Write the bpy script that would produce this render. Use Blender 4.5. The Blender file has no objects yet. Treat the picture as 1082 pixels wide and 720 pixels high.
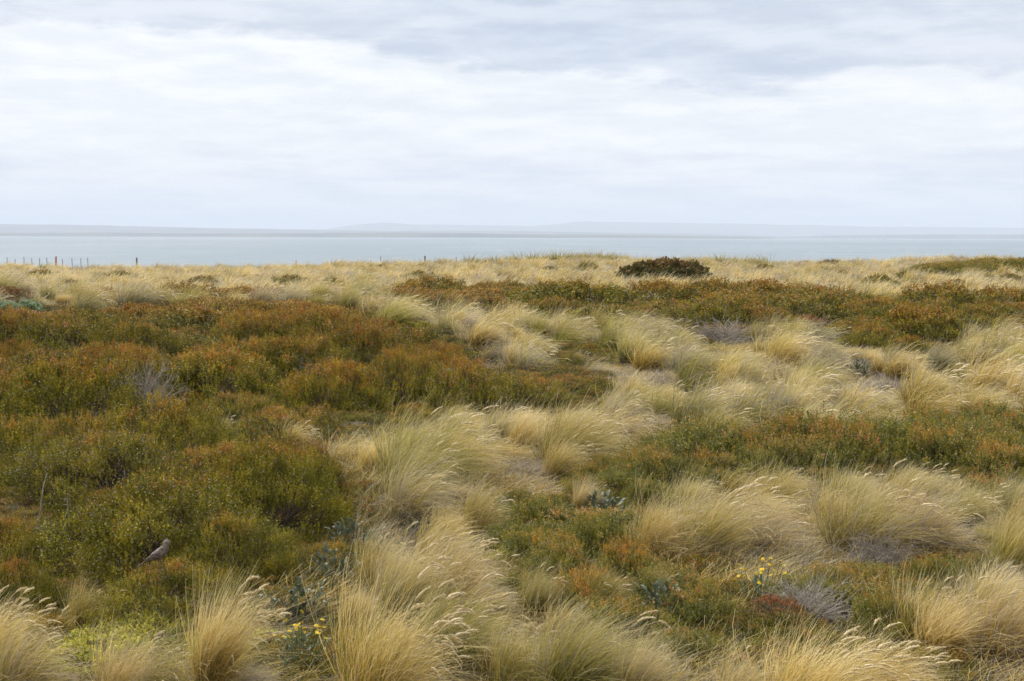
import bpy, math, random
import numpy as np
from mathutils import Matrix, Vector, Euler, noise as mnoise

random.seed(7)
S = bpy.context.scene
COL = S.collection
PI = math.pi

# ------------------------------------------------------------------ camera
FPX, PW, PH = 1500.0, 1082.0, 720.0
EYE = Vector((0.0, 0.0, 2.6))
PITCH = math.atan(110.0 / FPX)
ROLL = math.radians(0.18)
CAM_M = Matrix.Translation(EYE) @ (Euler((PI / 2 - PITCH, 0, 0)).to_matrix() @ Matrix.Rotation(ROLL, 3, 'Z')).to_4x4()
R3 = np.array(CAM_M.to_3x3())
EYE_N = np.array(EYE)

cam_d = bpy.data.cameras.new('camera')
cam_d.sensor_width = 36.0
cam_d.lens = FPX / PW * 36.0
cam_d.clip_start = 0.1
cam_d.clip_end = 90000
cam = bpy.data.objects.new('camera', cam_d)
cam.matrix_world = CAM_M
COL.objects.link(cam)
S.camera = cam


def project(p):
    """world points (N,3) -> photo pixel x, y, depth"""
    p = np.atleast_2d(np.asarray(p, float))
    q = (p - EYE_N) @ R3
    d = np.maximum(-q[:, 2], 1e-3)
    return PW / 2 + q[:, 0] / d * FPX, PH / 2 - q[:, 1] / d * FPX, -q[:, 2]


# ------------------------------------------------------------------ terrain
def vnoise(x, y, seed=0):
    """smooth value noise on arrays"""
    x = np.asarray(x, float); y = np.asarray(y, float)
    xi = np.floor(x).astype(np.int64); yi = np.floor(y).astype(np.int64)
    xf = x - xi; yf = y - yi
    def h(a, b):
        n = (a * 374761393 + b * 668265263 + seed * 974711) & 0x7fffffff
        n = ((n ^ (n >> 13)) * 1274126177) & 0x7fffffff
        return ((n ^ (n >> 16)) & 0xffff) / 65535.0
    u = xf * xf * (3 - 2 * xf); v = yf * yf * (3 - 2 * yf)
    a = h(xi, yi); b = h(xi + 1, yi); c = h(xi, yi + 1); d = h(xi + 1, yi + 1)
    return (a * (1 - u) + b * u) * (1 - v) + (c * (1 - u) + d * u) * v


def sstep(a, b, x):
    t = np.clip((x - a) / (b - a), 0, 1)
    return t * t * (3 - 2 * t)


SEA_Z = -7.0


def terr(x, y):
    x = np.asarray(x, float); y = np.asarray(y, float)
    z = (vnoise(x / 7, y / 7, 3) - 0.5) * 0.28 + (vnoise(x / 2.3, y / 2.3, 5) - 0.5) * 0.14
    left = (1 - sstep(-2.2, 0.8, x)) * sstep(9, 11, y)
    z = z + left * ((vnoise(x / 1.9 + 40, y / 2.3, 8) - 0.45) * 0.50 * (1 - sstep(22, 28, y)) + (vnoise(x / 3.4 + 11, y / 3.0, 18) - 0.45) * 0.72 * sstep(22, 28, y) * (1 - sstep(40, 46, y)))
    # heath mound on the left
    g = np.exp(-((y - 36.0) / 5.5) ** 2)
    z = z + 0.62 * g * (1 - sstep(-4.2, 0.2, x))
    # band on the right
    z = z + 0.18 * np.exp(-((y - 46.0) / 9.0) ** 2) * sstep(1.0, 9.0, x)
    # far dune field, tilting up towards the right
    f = sstep(60, 112, y)
    px = x / np.maximum(y, 1) * FPX
    zc = -0.68 + 0.68 * sstep(-430, 60, px) + 0.48 * sstep(360, 470, px) + 0.34 * np.exp(-((px - 75) / 80.0) ** 2)
    z = z + f * zc + f * (vnoise(x / 5.0, y / 9, 11) - 0.5) * 0.35
    # drop to the beach and under the sea
    drop = sstep(124, 158, y)
    z = z * (1 - drop) + (-7.9) * drop
    return z


def pix_ground(px, py, h=0.0):
    """walk along the view ray of a photo pixel to the ground raised by h"""
    d = R3 @ np.array([(px - PW / 2) / FPX, -(py - PH / 2) / FPX, -1.0])
    t = 4.0
    while t < 190:
        p = EYE_N + d * t
        if p[2] <= float(terr(p[0], p[1])) + h:
            return p
        t += 0.04 + t * 0.0015
    return EYE_N + d * 125


# ------------------------------------------------------------------ helpers
def tag(o, label=None, cat=None, group=None, kind=None):
    if label: o['label'] = label
    if cat: o['category'] = cat
    if group: o['group'] = group
    if kind: o['kind'] = kind
    return o


def mesh_np(name, verts, quads=None, tris=None, mat=None, attr=None, smooth=False):
    me = bpy.data.meshes.new(name)
    verts = np.asarray(verts, np.float32)
    loops = []; starts = []; tot = 0
    if quads is not None and len(quads):
        q = np.asarray(quads, np.int32); loops.append(q.ravel()); starts.append(np.arange(len(q)) * 4); tot = len(q) * 4
    if tris is not None and len(tris):
        t = np.asarray(tris, np.int32); loops.append(t.ravel()); starts.append(tot + np.arange(len(t)) * 3)
    loops = np.concatenate(loops); starts = np.concatenate(starts).astype(np.int32)
    me.vertices.add(len(verts)); me.vertices.foreach_set('co', verts.ravel())
    me.loops.add(len(loops)); me.loops.foreach_set('vertex_index', loops)
    me.polygons.add(len(starts)); me.polygons.foreach_set('loop_start', starts)
    if smooth:
        me.polygons.foreach_set('use_smooth', np.ones(len(starts), bool))
    me.update(calc_edges=True)
    if attr is not None:
        a = me.attributes.new('bl', 'FLOAT_COLOR', 'POINT')
        a.data.foreach_set('color', np.asarray(attr, np.float32).ravel())
    if mat: me.materials.append(mat)
    return me


def add(name, me, parent=None, loc=(0, 0, 0), rot=(0, 0, 0), sc=(1, 1, 1)):
    o = bpy.data.objects.new(name, me)
    COL.objects.link(o)
    o.parent = parent
    o.location = loc; o.rotation_euler = rot; o.scale = sc
    return o


class NT:
    """tiny node-tree writer"""
    def __init__(s, tree):
        s.t = tree; tree.nodes.clear()
    def n(s, typ, **kw):
        nd = s.t.nodes.new(typ)
        for k, v in kw.items():
            if k.startswith('i_'):
                nd.inputs[k[2:]].default_value = v
            else:
                setattr(nd, k, v)
        return nd
    def l(s, a, b): s.t.links.new(a, b)
    def put(s, sock, v):
        if isinstance(v, (int, float)): sock.default_value = v
        elif isinstance(v, (tuple, list)):
            sock.default_value = tuple(v) if len(v) != 3 or len(sock.default_value) == 3 else (*v, 1)
        else: s.l(v, sock)
    def m(s, op, a, b=0.0, c=0.0, clamp=False):
        nd = s.n('ShaderNodeMath', operation=op, use_clamp=clamp)
        for i, v in enumerate((a, b, c)): s.put(nd.inputs[i], v)
        return nd.outputs[0]
    def mix(s, f, a, b, bt='MIX'):
        nd = s.n('ShaderNodeMix', data_type='RGBA', blend_type=bt, clamp_factor=True)
        s.put(nd.inputs[0], f); s.put(nd.inputs[6], a); s.put(nd.inputs[7], b)
        return nd.outputs[2]
    def ss(s, x, lo, hi):
        nd = s.n('ShaderNodeMapRange', interpolation_type='SMOOTHSTEP')
        s.put(nd.inputs['Value'], x); nd.inputs['From Min'].default_value = lo; nd.inputs['From Max'].default_value = hi
        return nd.outputs[0]
    def noise(s, vec, scale, det=3, rough=0.5, dist=0.0):
        nd = s.n('ShaderNodeTexNoise'); nd.inputs['Scale'].default_value = scale
        nd.inputs['Detail'].default_value = det; nd.inputs['Roughness'].default_value = rough
        nd.inputs['Distortion'].default_value = dist
        if vec is not None: s.l(vec, nd.inputs['Vector'])
        return nd.outputs['Fac']


def new_mat(name):
    m = bpy.data.materials.new(name); m.use_nodes = True
    return m, NT(m.node_tree)


def leafy(nt, col, trans=0.35, rough=0.7, spec=0.15, disp=None):
    """thin leaf: diffuse with some light coming through"""
    p = nt.n('ShaderNodeBsdfPrincipled'); nt.put(p.inputs['Base Color'], col)
    p.inputs['Roughness'].default_value = rough; p.inputs['Specular IOR Level'].default_value = spec
    t = nt.n('ShaderNodeBsdfTranslucent'); nt.put(t.inputs['Color'], col)
    mx = nt.n('ShaderNodeMixShader'); mx.inputs[0].default_value = trans
    nt.l(p.outputs[0], mx.inputs[1]); nt.l(t.outputs[0], mx.inputs[2])
    o = nt.n('ShaderNodeOutputMaterial'); nt.l(mx.outputs[0], o.inputs['Surface'])


def attr_sep(nt):
    a = nt.n('ShaderNodeAttribute', attribute_name='bl')
    s = nt.n('ShaderNodeSeparateColor'); nt.l(a.outputs['Color'], s.inputs[0])
    return s.outputs[0], s.outputs[1], s.outputs[2]      # random, along, kind


def ramp(nt, fac, stops):
    r = nt.n('ShaderNodeValToRGB'); e = r.color_ramp.elements
    while len(e) < len(stops): e.new(0.5)
    for el, (p, c) in zip(e, stops):
        el.position = p; el.color = (*c, 1)
    nt.l(fac, r.inputs[0])
    return r.outputs[0]


# obj.color carries (warmth/green shift, brightness, grey share) per plant
def tint_nodes(nt):
    oi = nt.n('ShaderNodeObjectInfo')
    s = nt.n('ShaderNodeSeparateColor'); nt.l(oi.outputs['Color'], s.inputs[0])
    return s.outputs[0], s.outputs[1], s.outputs[2], oi.outputs['Random'], oi


def grass_material(name, far=False):
    m, nt = new_mat(name)
    r, t, k = attr_sep(nt)
    gr, br, gy, rnd, oi = tint_nodes(nt)
    if far:
        # every clump of the far field gets its own tone
        w = nt.n('ShaderNodeTexWhiteNoise', noise_dimensions='1D'); nt.l(rnd, w.inputs['W'])
        sp = nt.n('ShaderNodeSeparateColor'); nt.l(w.outputs['Color'], sp.inputs[0])
        gr = nt.m('ADD', 0.02, nt.m('MULTIPLY', nt.m('POWER', sp.outputs[0], 2.2), 0.75))
        br = nt.m('ADD', 0.12, nt.m('MULTIPLY', sp.outputs[1], 0.52))
        gy = nt.m('MULTIPLY', nt.m('POWER', sp.outputs[2], 2.0), 0.75)
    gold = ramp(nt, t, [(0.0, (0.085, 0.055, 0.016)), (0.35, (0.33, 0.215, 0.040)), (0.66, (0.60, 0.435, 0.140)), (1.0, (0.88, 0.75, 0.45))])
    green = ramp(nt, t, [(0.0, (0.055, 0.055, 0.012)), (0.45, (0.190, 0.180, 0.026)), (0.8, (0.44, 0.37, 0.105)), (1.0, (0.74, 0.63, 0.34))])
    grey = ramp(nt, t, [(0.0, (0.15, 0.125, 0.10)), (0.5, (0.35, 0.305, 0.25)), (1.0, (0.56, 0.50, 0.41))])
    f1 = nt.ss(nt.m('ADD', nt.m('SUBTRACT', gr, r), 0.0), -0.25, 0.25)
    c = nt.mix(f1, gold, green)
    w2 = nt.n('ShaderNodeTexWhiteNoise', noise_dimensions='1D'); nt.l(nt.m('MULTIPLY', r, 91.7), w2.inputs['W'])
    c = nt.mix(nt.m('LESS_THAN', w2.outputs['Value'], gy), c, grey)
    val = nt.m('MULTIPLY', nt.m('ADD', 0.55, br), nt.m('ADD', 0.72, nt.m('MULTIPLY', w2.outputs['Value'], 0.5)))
    sc = nt.n('ShaderNodeVectorMath', operation='SCALE'); nt.l(c, sc.inputs[0]); nt.l(val, sc.inputs['Scale'])
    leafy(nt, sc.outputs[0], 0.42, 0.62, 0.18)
    return m


def seed_material():
    m, nt = new_mat('seed_head')
    r, t, k = attr_sep(nt)
    c = nt.mix(r, (0.48, 0.36, 0.17), (0.86, 0.75, 0.50))
    st = nt.mix(r, (0.42, 0.33, 0.12), (0.60, 0.48, 0.22))
    c = nt.mix(k, st, c)
    leafy(nt, c, 0.25, 0.6, 0.2)
    return m


def shrub_material(name, greens, reds, red_amt, noise_scale=0.8, sheen=0.10, trans=0.22):
    """small leaves: green in the inner sprig, ochre / rust towards some tips, in patches"""
    m, nt = new_mat(name)
    r, t, k = attr_sep(nt)
    gr, br, gy, rnd, oi = tint_nodes(nt)
    geo = nt.n('ShaderNodeNewGeometry')
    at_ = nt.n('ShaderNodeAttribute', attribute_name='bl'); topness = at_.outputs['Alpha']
    n1 = nt.noise(geo.outputs['Position'], noise_scale, 3, 0.6)
    n2 = nt.noise(geo.outputs['Position'], noise_scale * 5.3, 2, 0.6)
    base = nt.mix(r, greens[0], greens[1])
    base = nt.mix(nt.m('MULTIPLY', nt.ss(n2, 0.35, 0.7), 0.7), base, greens[2])
    tip = nt.mix(nt.ss(n2, 0.38, 0.62), reds[0], reds[1])
    tip = nt.mix(nt.m('GREATER_THAN', k, 0.93), tip, reds[2])
    # share of coloured leaves: patch noise + plant tint + tipness
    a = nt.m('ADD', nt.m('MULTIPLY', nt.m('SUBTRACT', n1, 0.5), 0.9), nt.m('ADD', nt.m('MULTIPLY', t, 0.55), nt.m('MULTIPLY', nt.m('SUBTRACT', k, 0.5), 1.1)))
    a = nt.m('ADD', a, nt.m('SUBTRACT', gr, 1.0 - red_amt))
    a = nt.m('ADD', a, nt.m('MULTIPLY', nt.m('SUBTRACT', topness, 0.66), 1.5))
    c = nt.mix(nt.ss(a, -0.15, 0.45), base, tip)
    c = nt.mix(nt.m('LESS_THAN', r, nt.m('MULTIPLY', gy, 0.9)), c, (0.26, 0.21, 0.17))
    val = nt.m('MULTIPLY', nt.m('ADD', 0.5, br), nt.m('ADD', 0.65, nt.m('MULTIPLY', k, 0.7)))
    sc = nt.n('ShaderNodeVectorMath', operation='SCALE'); nt.l(c, sc.inputs[0]); nt.l(val, sc.inputs['Scale'])
    leafy(nt, sc.outputs[0], trans, 0.5, sheen)
    return m


def plain(name, c1, c2, scale=30, rough=0.85, spec=0.2, bump=0.0, stretch=None):
    m, nt = new_mat(name)
    tc = nt.n('ShaderNodeTexCoord'); v = tc.outputs['Object']
    if stretch:
        mp = nt.n('ShaderNodeMapping'); mp.inputs['Scale'].default_value = stretch; nt.l(v, mp.inputs[0]); v = mp.outputs[0]
    f = nt.noise(v, scale, 4, 0.6)
    c = nt.mix(nt.ss(f, 0.35, 0.65), c1, c2)
    p = nt.n('ShaderNodeBsdfPrincipled'); nt.l(c, p.inputs['Base Color'])
    p.inputs['Roughness'].default_value = rough; p.inputs['Specular IOR Level'].default_value = spec
    if bump:
        b = nt.n('ShaderNodeBump'); b.inputs['Distance'].default_value = bump; nt.l(f, b.inputs['Height']); nt.l(b.outputs[0], p.inputs['Normal'])
    o = nt.n('ShaderNodeOutputMaterial'); nt.l(p.outputs[0], o.inputs['Surface'])
    return m


M_grass = grass_material('tussock_blades')
M_grass_far = grass_material('far_tussock_blades', True)
M_seed = seed_material()
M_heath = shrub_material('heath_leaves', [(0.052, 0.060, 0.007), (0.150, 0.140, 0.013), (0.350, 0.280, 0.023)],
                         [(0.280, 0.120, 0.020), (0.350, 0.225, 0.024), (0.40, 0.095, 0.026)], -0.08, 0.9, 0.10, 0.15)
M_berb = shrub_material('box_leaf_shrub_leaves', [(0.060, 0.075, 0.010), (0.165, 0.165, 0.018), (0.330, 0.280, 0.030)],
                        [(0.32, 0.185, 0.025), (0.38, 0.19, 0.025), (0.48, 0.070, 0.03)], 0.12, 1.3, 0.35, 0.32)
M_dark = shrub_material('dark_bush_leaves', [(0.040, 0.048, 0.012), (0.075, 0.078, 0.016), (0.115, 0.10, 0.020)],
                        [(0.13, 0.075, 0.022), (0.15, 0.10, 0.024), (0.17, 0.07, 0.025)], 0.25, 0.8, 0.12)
M_twig = plain('brown_twigs', (0.060, 0.042, 0.030), (0.13, 0.10, 0.078), 40)
M_dead = plain('grey_dead_twigs', (0.20, 0.17, 0.14), (0.38, 0.335, 0.285), 25)
M_silver = shrub_material('silvery_leaves', [(0.10, 0.150, 0.070), (0.15, 0.205, 0.100), (0.13, 0.175, 0.085)],
                          [(0.20, 0.225, 0.13), (0.16, 0.19, 0.11), (0.22, 0.24, 0.16)], 0.2, 2.0, 0.3, 0.2)
M_yg = shrub_material('yellow_green_cushion_leaves', [(0.16, 0.21, 0.025), (0.31, 0.33, 0.03), (0.42, 0.38, 0.035)],
                      [(0.50, 0.43, 0.04), (0.42, 0.40, 0.04), (0.30, 0.30, 0.04)], 0.25, 3.0, 0.2)
M_petal, _nt = new_mat('yellow_petals'); leafy(_nt, (0.78, 0.56, 0.015), 0.2, 0.5, 0.2)
M_disc, _nt = new_mat('flower_disc'); leafy(_nt, (0.55, 0.32, 0.01), 0.05, 0.7, 0.1)
M_gstem, _nt = new_mat('green_stem'); leafy(_nt, (0.12, 0.15, 0.04), 0.1, 0.6, 0.2)


# ------------------------------------------------------------------ world, sun, haze
SUN_EL, SUN_AZ = math.radians(50), math.radians(-42)     # azimuth from +Y towards +X: the sun stands to the left, a little ahead

w = bpy.data.worlds.new('World'); S.world = w; w.use_nodes = True
nt = NT(w.node_tree)
sky = nt.n('ShaderNodeTexSky', sky_type='NISHITA'); sky.sun_disc = False
sky.sun_elevation = SUN_EL; sky.sun_rotation = SUN_AZ
tc = nt.n('ShaderNodeTexCoord')
sp = nt.n('ShaderNodeSeparateXYZ'); nt.l(tc.outputs['Generated'], sp.inputs[0])
X, Y, Z = sp.outputs
az = nt.m('ARCTAN2', X, Y)                                # 0 straight ahead
zz = nt.m('ADD', nt.m('MAXIMUM', Z, 0.0), 0.045)
cv = nt.n('ShaderNodeCombineXYZ')
nt.l(nt.m('DIVIDE', X, zz), cv.inputs[0]); nt.l(nt.m('DIVIDE', Y, zz), cv.inputs[1])
lay = cv.outputs[0]                                       # a flat cloud layer seen from below
nA = nt.noise(lay, 0.55, 6, 0.55, 0.3)
nB = nt.noise(lay, 0.22, 3, 0.5, 0.0)
cf = nt.n('ShaderNodeCombineXYZ'); nt.l(nt.m('MULTIPLY', az, 1.0), cf.inputs[0]); nt.l(nt.m('MULTIPLY', Z, 3.6), cf.inputs[1])
nC = nt.noise(cf.outputs[0], 9.0, 9, 0.60, 0.15)           # billow edges
nD = nt.noise(cf.outputs[0], 3.0, 4, 0.5)
# lower edge of the grey deck: high on the left, lower on the right
edge = nt.m('SUBTRACT', 0.136, nt.m('MULTIPLY', nt.ss(az, -0.22, 0.12), 0.030))
hh = nt.m('ADD', nt.m('SUBTRACT', Z, edge), nt.m('MULTIPLY', nt.m('SUBTRACT', nC, 0.5), 0.060))
deck = nt.ss(hh, -0.004, 0.006)
deck = nt.m('MULTIPLY', deck, nt.m('ADD', 0.62, nt.m('MULTIPLY', nt.ss(nD, 0.35, 0.65), 0.38)))
# pale bluish veil under the white band
vh = nt.m('ADD', Z, nt.m('MULTIPLY', nt.m('SUBTRACT', nC, 0.5), 0.05))
veil = nt.m('SUBTRACT', 1.0, nt.ss(vh, 0.050, 0.062))
streak = nt.ss(nA, 0.45, 0.62)
white = (0.89, 0.895, 0.90); grey = (0.56, 0.64, 0.745); pale = (0.63, 0.685, 0.77)
c = nt.mix(nt.m('MULTIPLY', nt.ss(nt.m('ADD', nt.m('MULTIPLY', nB, .5), nt.m('MULTIPLY', nC, .5)), 0.45, 0.62), 0.50), white, pale)
c = nt.mix(nt.m('MULTIPLY', veil, nt.m('SUBTRACT', 0.92, nt.m('MULTIPLY', streak, 0.62))), c, pale)
cg = nt.n('ShaderNodeCombineXYZ'); nt.l(nt.m('MULTIPLY', az, 3.4), cg.inputs[0]); nt.l(nt.m('MULTIPLY', Z, 17.0), cg.inputs[1])
nE = nt.noise(cg.outputs[0], 1.5, 8, 0.60, 0.15)            # long low billows
nF = nt.noise(cg.outputs[0], 4.5, 8, 0.60, 0.1)
va = nt.n('ShaderNodeVectorMath', operation='ADD'); nt.l(cg.outputs[0], va.inputs[0]); va.inputs[1].default_value = (0.03, 0.13, 0)
nE2 = nt.noise(va.outputs[0], 1.5, 8, 0.60, 0.15); nF2 = nt.noise(va.outputs[0], 4.5, 8, 0.60, 0.1)
rel = nt.m('ADD', nt.m('SUBTRACT', nE, nE2), nt.m('MULTIPLY', nt.m('SUBTRACT', nF, nF2), 0.16))   # cloud tops against cloud bases
lit = nt.ss(rel, -0.13, 0.13)
c = nt.mix(nt.m('MULTIPLY', lit, 0.60), c, (0.95, 0.955, 0.955))
c = nt.mix(nt.m('MULTIPLY', nt.m('SUBTRACT', 1.0, lit), 0.34), c, (0.62, 0.68, 0.765))
c = nt.mix(deck, c, nt.mix(lit, (0.46, 0.525, 0.65), (0.63, 0.685, 0.78)))
# above the picture: even overcast, brighter overhead
up = nt.ss(Z, 0.2, 0.7)
c = nt.mix(up, c, (1.16, 1.19, 1.24))
scl = nt.n('ShaderNodeVectorMath', operation='SCALE'); nt.l(c, scl.inputs[0]); scl.inputs['Scale'].default_value = 9.0
fin = nt.mix(0.94, sky.outputs[0], scl.outputs[0])
bg = nt.n('ShaderNodeBackground'); nt.l(fin, bg.inputs[0]); bg.inputs[1].default_value = 0.1
wo = nt.n('ShaderNodeOutputWorld'); nt.l(bg.outputs[0], wo.inputs[0])

sd = bpy.data.lights.new('sun', 'SUN'); sd.energy = 4.1; sd.angle = math.radians(10); sd.color = (1.0, 0.95, 0.87)
sun = bpy.data.objects.new('sun', sd); COL.objects.link(sun)
dirv = Vector((math.cos(SUN_EL) * math.sin(SUN_AZ), math.cos(SUN_EL) * math.cos(SUN_AZ), math.sin(SUN_EL)))
sun.rotation_euler = dirv.to_track_quat('Z', 'Y').to_euler()
sun.location = (-20, 10, 40)

S.view_settings.view_transform = 'Standard'; S.view_settings.look = 'None'
S.view_settings.gamma = 1.0; S.view_settings.exposure = 0.36; S.view_settings.use_curve_mapping = False
S.cycles.max_bounces = 6; S.cycles.diffuse_bounces = 3; S.cycles.glossy_bounces = 2
S.cycles.transmission_bounces = 3; S.cycles.transparent_max_bounces = 6; S.cycles.volume_bounces = 1
S.cycles.caustics_reflective = False; S.cycles.caustics_refractive = False
S.cycles.use_denoising = True
S.cycles.denoiser = 'OPENIMAGEDENOISE'
S.cycles.denoising_input_passes = 'RGB_ALBEDO_NORMAL'
S.cycles.denoising_prefilter = 'NONE'
S.cycles.pixel_filter_type = 'BLACKMAN_HARRIS'; S.cycles.filter_width = 1.6


# ------------------------------------------------------------------ ground
def grid_mesh(name, xs, ys, fz, mat):
    gx, gy = np.meshgrid(xs, ys)
    v = np.stack([gx, gy, fz(gx, gy)], -1).reshape(-1, 3)
    nx, ny = len(xs), len(ys)
    i = (np.arange(ny - 1)[:, None] * nx + np.arange(nx - 1)[None]).ravel()
    return mesh_np(name, v, np.stack([i, i + 1, i + nx + 1, i + nx], 1), mat=mat, smooth=True)


m_ground, nt = new_mat('ground_soil')
geo = nt.n('ShaderNodeNewGeometry')
f1 = nt.noise(geo.outputs['Position'], 1.1, 5, 0.65); f2 = nt.noise(geo.outputs['Position'], 45, 4, 0.7)
c = nt.mix(nt.ss(f1, 0.4, 0.6), (0.075, 0.060, 0.038), (0.14, 0.115, 0.080))
c = nt.mix(nt.ss(f2, 0.4, 0.7), c, (0.22, 0.18, 0.12))
p = nt.n('ShaderNodeBsdfPrincipled'); nt.l(c, p.inputs['Base Color']); p.inputs['Roughness'].default_value = 0.95
b = nt.n('ShaderNodeBump'); b.inputs['Distance'].default_value = 0.02; nt.l(f2, b.inputs['Height']); nt.l(b.outputs[0], p.inputs['Normal'])
o = nt.n('ShaderNodeOutputMaterial'); nt.l(p.outputs[0], o.inputs['Surface'])

xs = np.concatenate([[-40000, -9000, -2000, -500], np.arange(-110, 110.1, 0.8), [500, 2000, 9000, 40000]])
ys = np.concatenate([[-9000, -1000, -100, -20], np.arange(-4, 170, 0.8), [200, 400, 1500, 9000, 45000]])
g = add('ground', grid_mesh('ground', xs, ys, terr, m_ground)); tag(g, kind='structure')

# ------------------------------------------------------------------ sea
m_sea, nt = new_mat('sea_water')
geo = nt.n('ShaderNodeNewGeometry')
mp = nt.n('ShaderNodeMapping'); mp.inputs['Scale'].default_value = (1.0, 0.45, 1.0); nt.l(geo.outputs['Position'], mp.inputs[0])
w1 = nt.noise(mp.outputs[0], 0.16, 4, 0.6); w2 = nt.noise(mp.outputs[0], 0.018, 4, 0.6)
w3 = nt.noise(mp.outputs[0], 0.0016, 3, 0.5)
w4 = nt.noise(mp.outputs[0], 0.05, 3, 0.7)
body = nt.mix(nt.ss(w3, 0.4, 0.6), (0.140, 0.178, 0.200), (0.195, 0.230, 0.250))
body = nt.mix(nt.m('MULTIPLY', nt.ss(nt.m('ADD', nt.m('MULTIPLY', w2, .5), nt.m('MULTIPLY', w1, .5)), 0.44, 0.58), 0.8), body, (0.11, 0.150, 0.165))
cap = nt.m('MULTIPLY', nt.ss(w4, 0.66, 0.70), nt.ss(w2, 0.5, 0.6))
body = nt.mix(cap, body, (0.75, 0.78, 0.8))
p = nt.n('ShaderNodeBsdfPrincipled'); nt.l(body, p.inputs['Base Color']); p.inputs['Roughness'].default_value = 0.32
p.inputs['IOR'].default_value = 1.333
b = nt.n('ShaderNodeBump'); b.inputs['Distance'].default_value = 1.0; b.inputs['Strength'].default_value = 0.6
nt.l(nt.m('ADD', w1, nt.m('MULTIPLY', w2, 4.0)), b.inputs['Height']); nt.l(b.outputs[0], p.inputs['Normal'])
o = nt.n('ShaderNodeOutputMaterial'); nt.l(p.outputs[0], o.inputs['Surface'])
sea = add('sea', grid_mesh('sea', np.array([-40000, -8000, 0, 8000, 40000.]), np.array([140., 600, 3000, 12000, 45000]),
                           lambda x, y: x * 0 + SEA_Z, m_sea)); tag(sea, kind='structure')

# ------------------------------------------------------------------ far shores (real hills, kilometres off)
m_hill = plain('far_hills', (0.055, 0.070, 0.065), (0.11, 0.11, 0.09), 0.002, 0.95)


def far_hill(name, dist, profile, depth, seed):
    """profile: photo x -> height of the skyline above the water line, in photo pixels"""
    pxs = np.array([p_[0] for p_ in profile], float); hs = np.array([p_[1] for p_ in profile], float)
    xs = np.linspace((pxs[0] - 541) / FPX * dist, (pxs[-1] - 541) / FPX * dist, 260)
    ys = np.concatenate([[dist - 60], np.linspace(dist, dist + depth, 12), [dist + depth * 1.3]])
    def fz(x, y):
        px = x / dist * FPX + 541
        h = np.interp(px, pxs, hs) / FPX * dist * 1.02
        t = np.clip((y - dist) / depth, 0, 1.3)
        prof = np.where(t <= 1, np.sin(t * PI / 2) ** 1.3, 1 - (t - 1) * 3)
        nz = (vnoise(x / (dist * 0.012), y / (dist * 0.02), seed) - 0.5) * 0.22 + (vnoise(x / (dist * 0.004), y / (dist * 0.008), seed + 1) - 0.5) * 0.08
        z = SEA_Z + (h * prof * (1 + nz * np.sin(np.clip(t, 0, 1) * PI)) )
        z = np.where(y < dist, SEA_Z - 4, z)
        return np.where(h < 0.5, SEA_Z - 5, z)
    o = add(name, grid_mesh(name, xs, ys, fz, m_hill)); tag(o, kind='structure'); return o


far_hill('hills', 15000, [(-500, 13.5), (0, 12.8), (60, 12), (130, 10.6), (200, 9.2), (300, 8.0), (400, 6.8), (470, 7.6), (540, 7.2), (640, 5.8), (740, 4.6), (800, 3.2), (860, 1.6), (900, 0.0), (960, 0)], 1500, 3)
far_hill('headland_hills', 9500, [(-500, 5.0), (0, 3.6), (100, 4.2), (200, 3.6), (330, 4.6), (420, 5.4), (480, 5.0), (560, 4.0), (700, 3.2), (790, 1.6), (840, 0.0), (850, 0)], 700, 5)
far_hill('shore_hills', 14000, [(800, 0.0), (840, 1.2), (900, 3.2), (980, 4.4), (1082, 4.8), (1500, 7.0)], 900, 9)
far_hill('mountains', 23000, [(300, 6), (350, 13.5), (385, 16.5), (420, 14.5), (500, 14), (560, 13), (590, 15), (625, 18.5), (680, 18.0), (750, 17.0), (800, 16.5), (900, 15.0), (970, 13.5), (1082, 13.0), (1500, 12)], 3500, 13)

hz_m, nt = new_mat('haze_air')
v = nt.n('ShaderNodeVolumePrincipled'); v.inputs['Color'].default_value = (0.68, 0.73, 0.83, 1); v.inputs['Density'].default_value = 7.8e-5
v.inputs['Anisotropy'].default_value = 0.0
o = nt.n('ShaderNodeOutputMaterial'); nt.l(v.outputs[0], o.inputs['Volume'])
hx, hy0, hy1, hz0, hz1 = 42000, -9500, 46000, -12.0, 480.0
vv = [(x, y, z) for z in (hz0, hz1) for y in (hy0, hy1) for x in (-hx, hx)]
hz = add('haze', mesh_np('haze', vv, [(0, 2, 3, 1), (4, 5, 7, 6), (0, 1, 5, 4), (2, 6, 7, 3), (0, 4, 6, 2), (1, 3, 7, 5)], mat=hz_m)); tag(hz, kind='stuff')
HAZE = hz


# ------------------------------------------------------------------ plant meshes
def strips(P, Wd, wid, attr_r, attr_k):
    """P (N,K,3) centre lines, Wd (N,3) width direction, wid (K,) half widths -> ribbon mesh data"""
    N, K, _ = P.shape
    off = Wd[:, None, :] * wid[..., None]
    V = np.stack([P - off, P + off], 2).reshape(-1, 3)
    base = (np.arange(N) * K * 2)[:, None] + (np.arange(K - 1) * 2)[None]
    Q = np.stack([base, base + 1, base + 3, base + 2], -1).reshape(-1, 4)
    t = np.broadcast_to(np.linspace(0, 1, K)[None, :, None], (N, K, 2))
    A = np.stack([np.broadcast_to(attr_r[:, None, None], (N, K, 2)), t, np.broadcast_to(attr_k[:, None, None], (N, K, 2)), np.ones((N, K, 2))], -1).reshape(-1, 4)
    return V, Q, A


def unit(v):
    return v / np.maximum(np.linalg.norm(v, axis=-1, keepdims=True), 1e-9)


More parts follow.
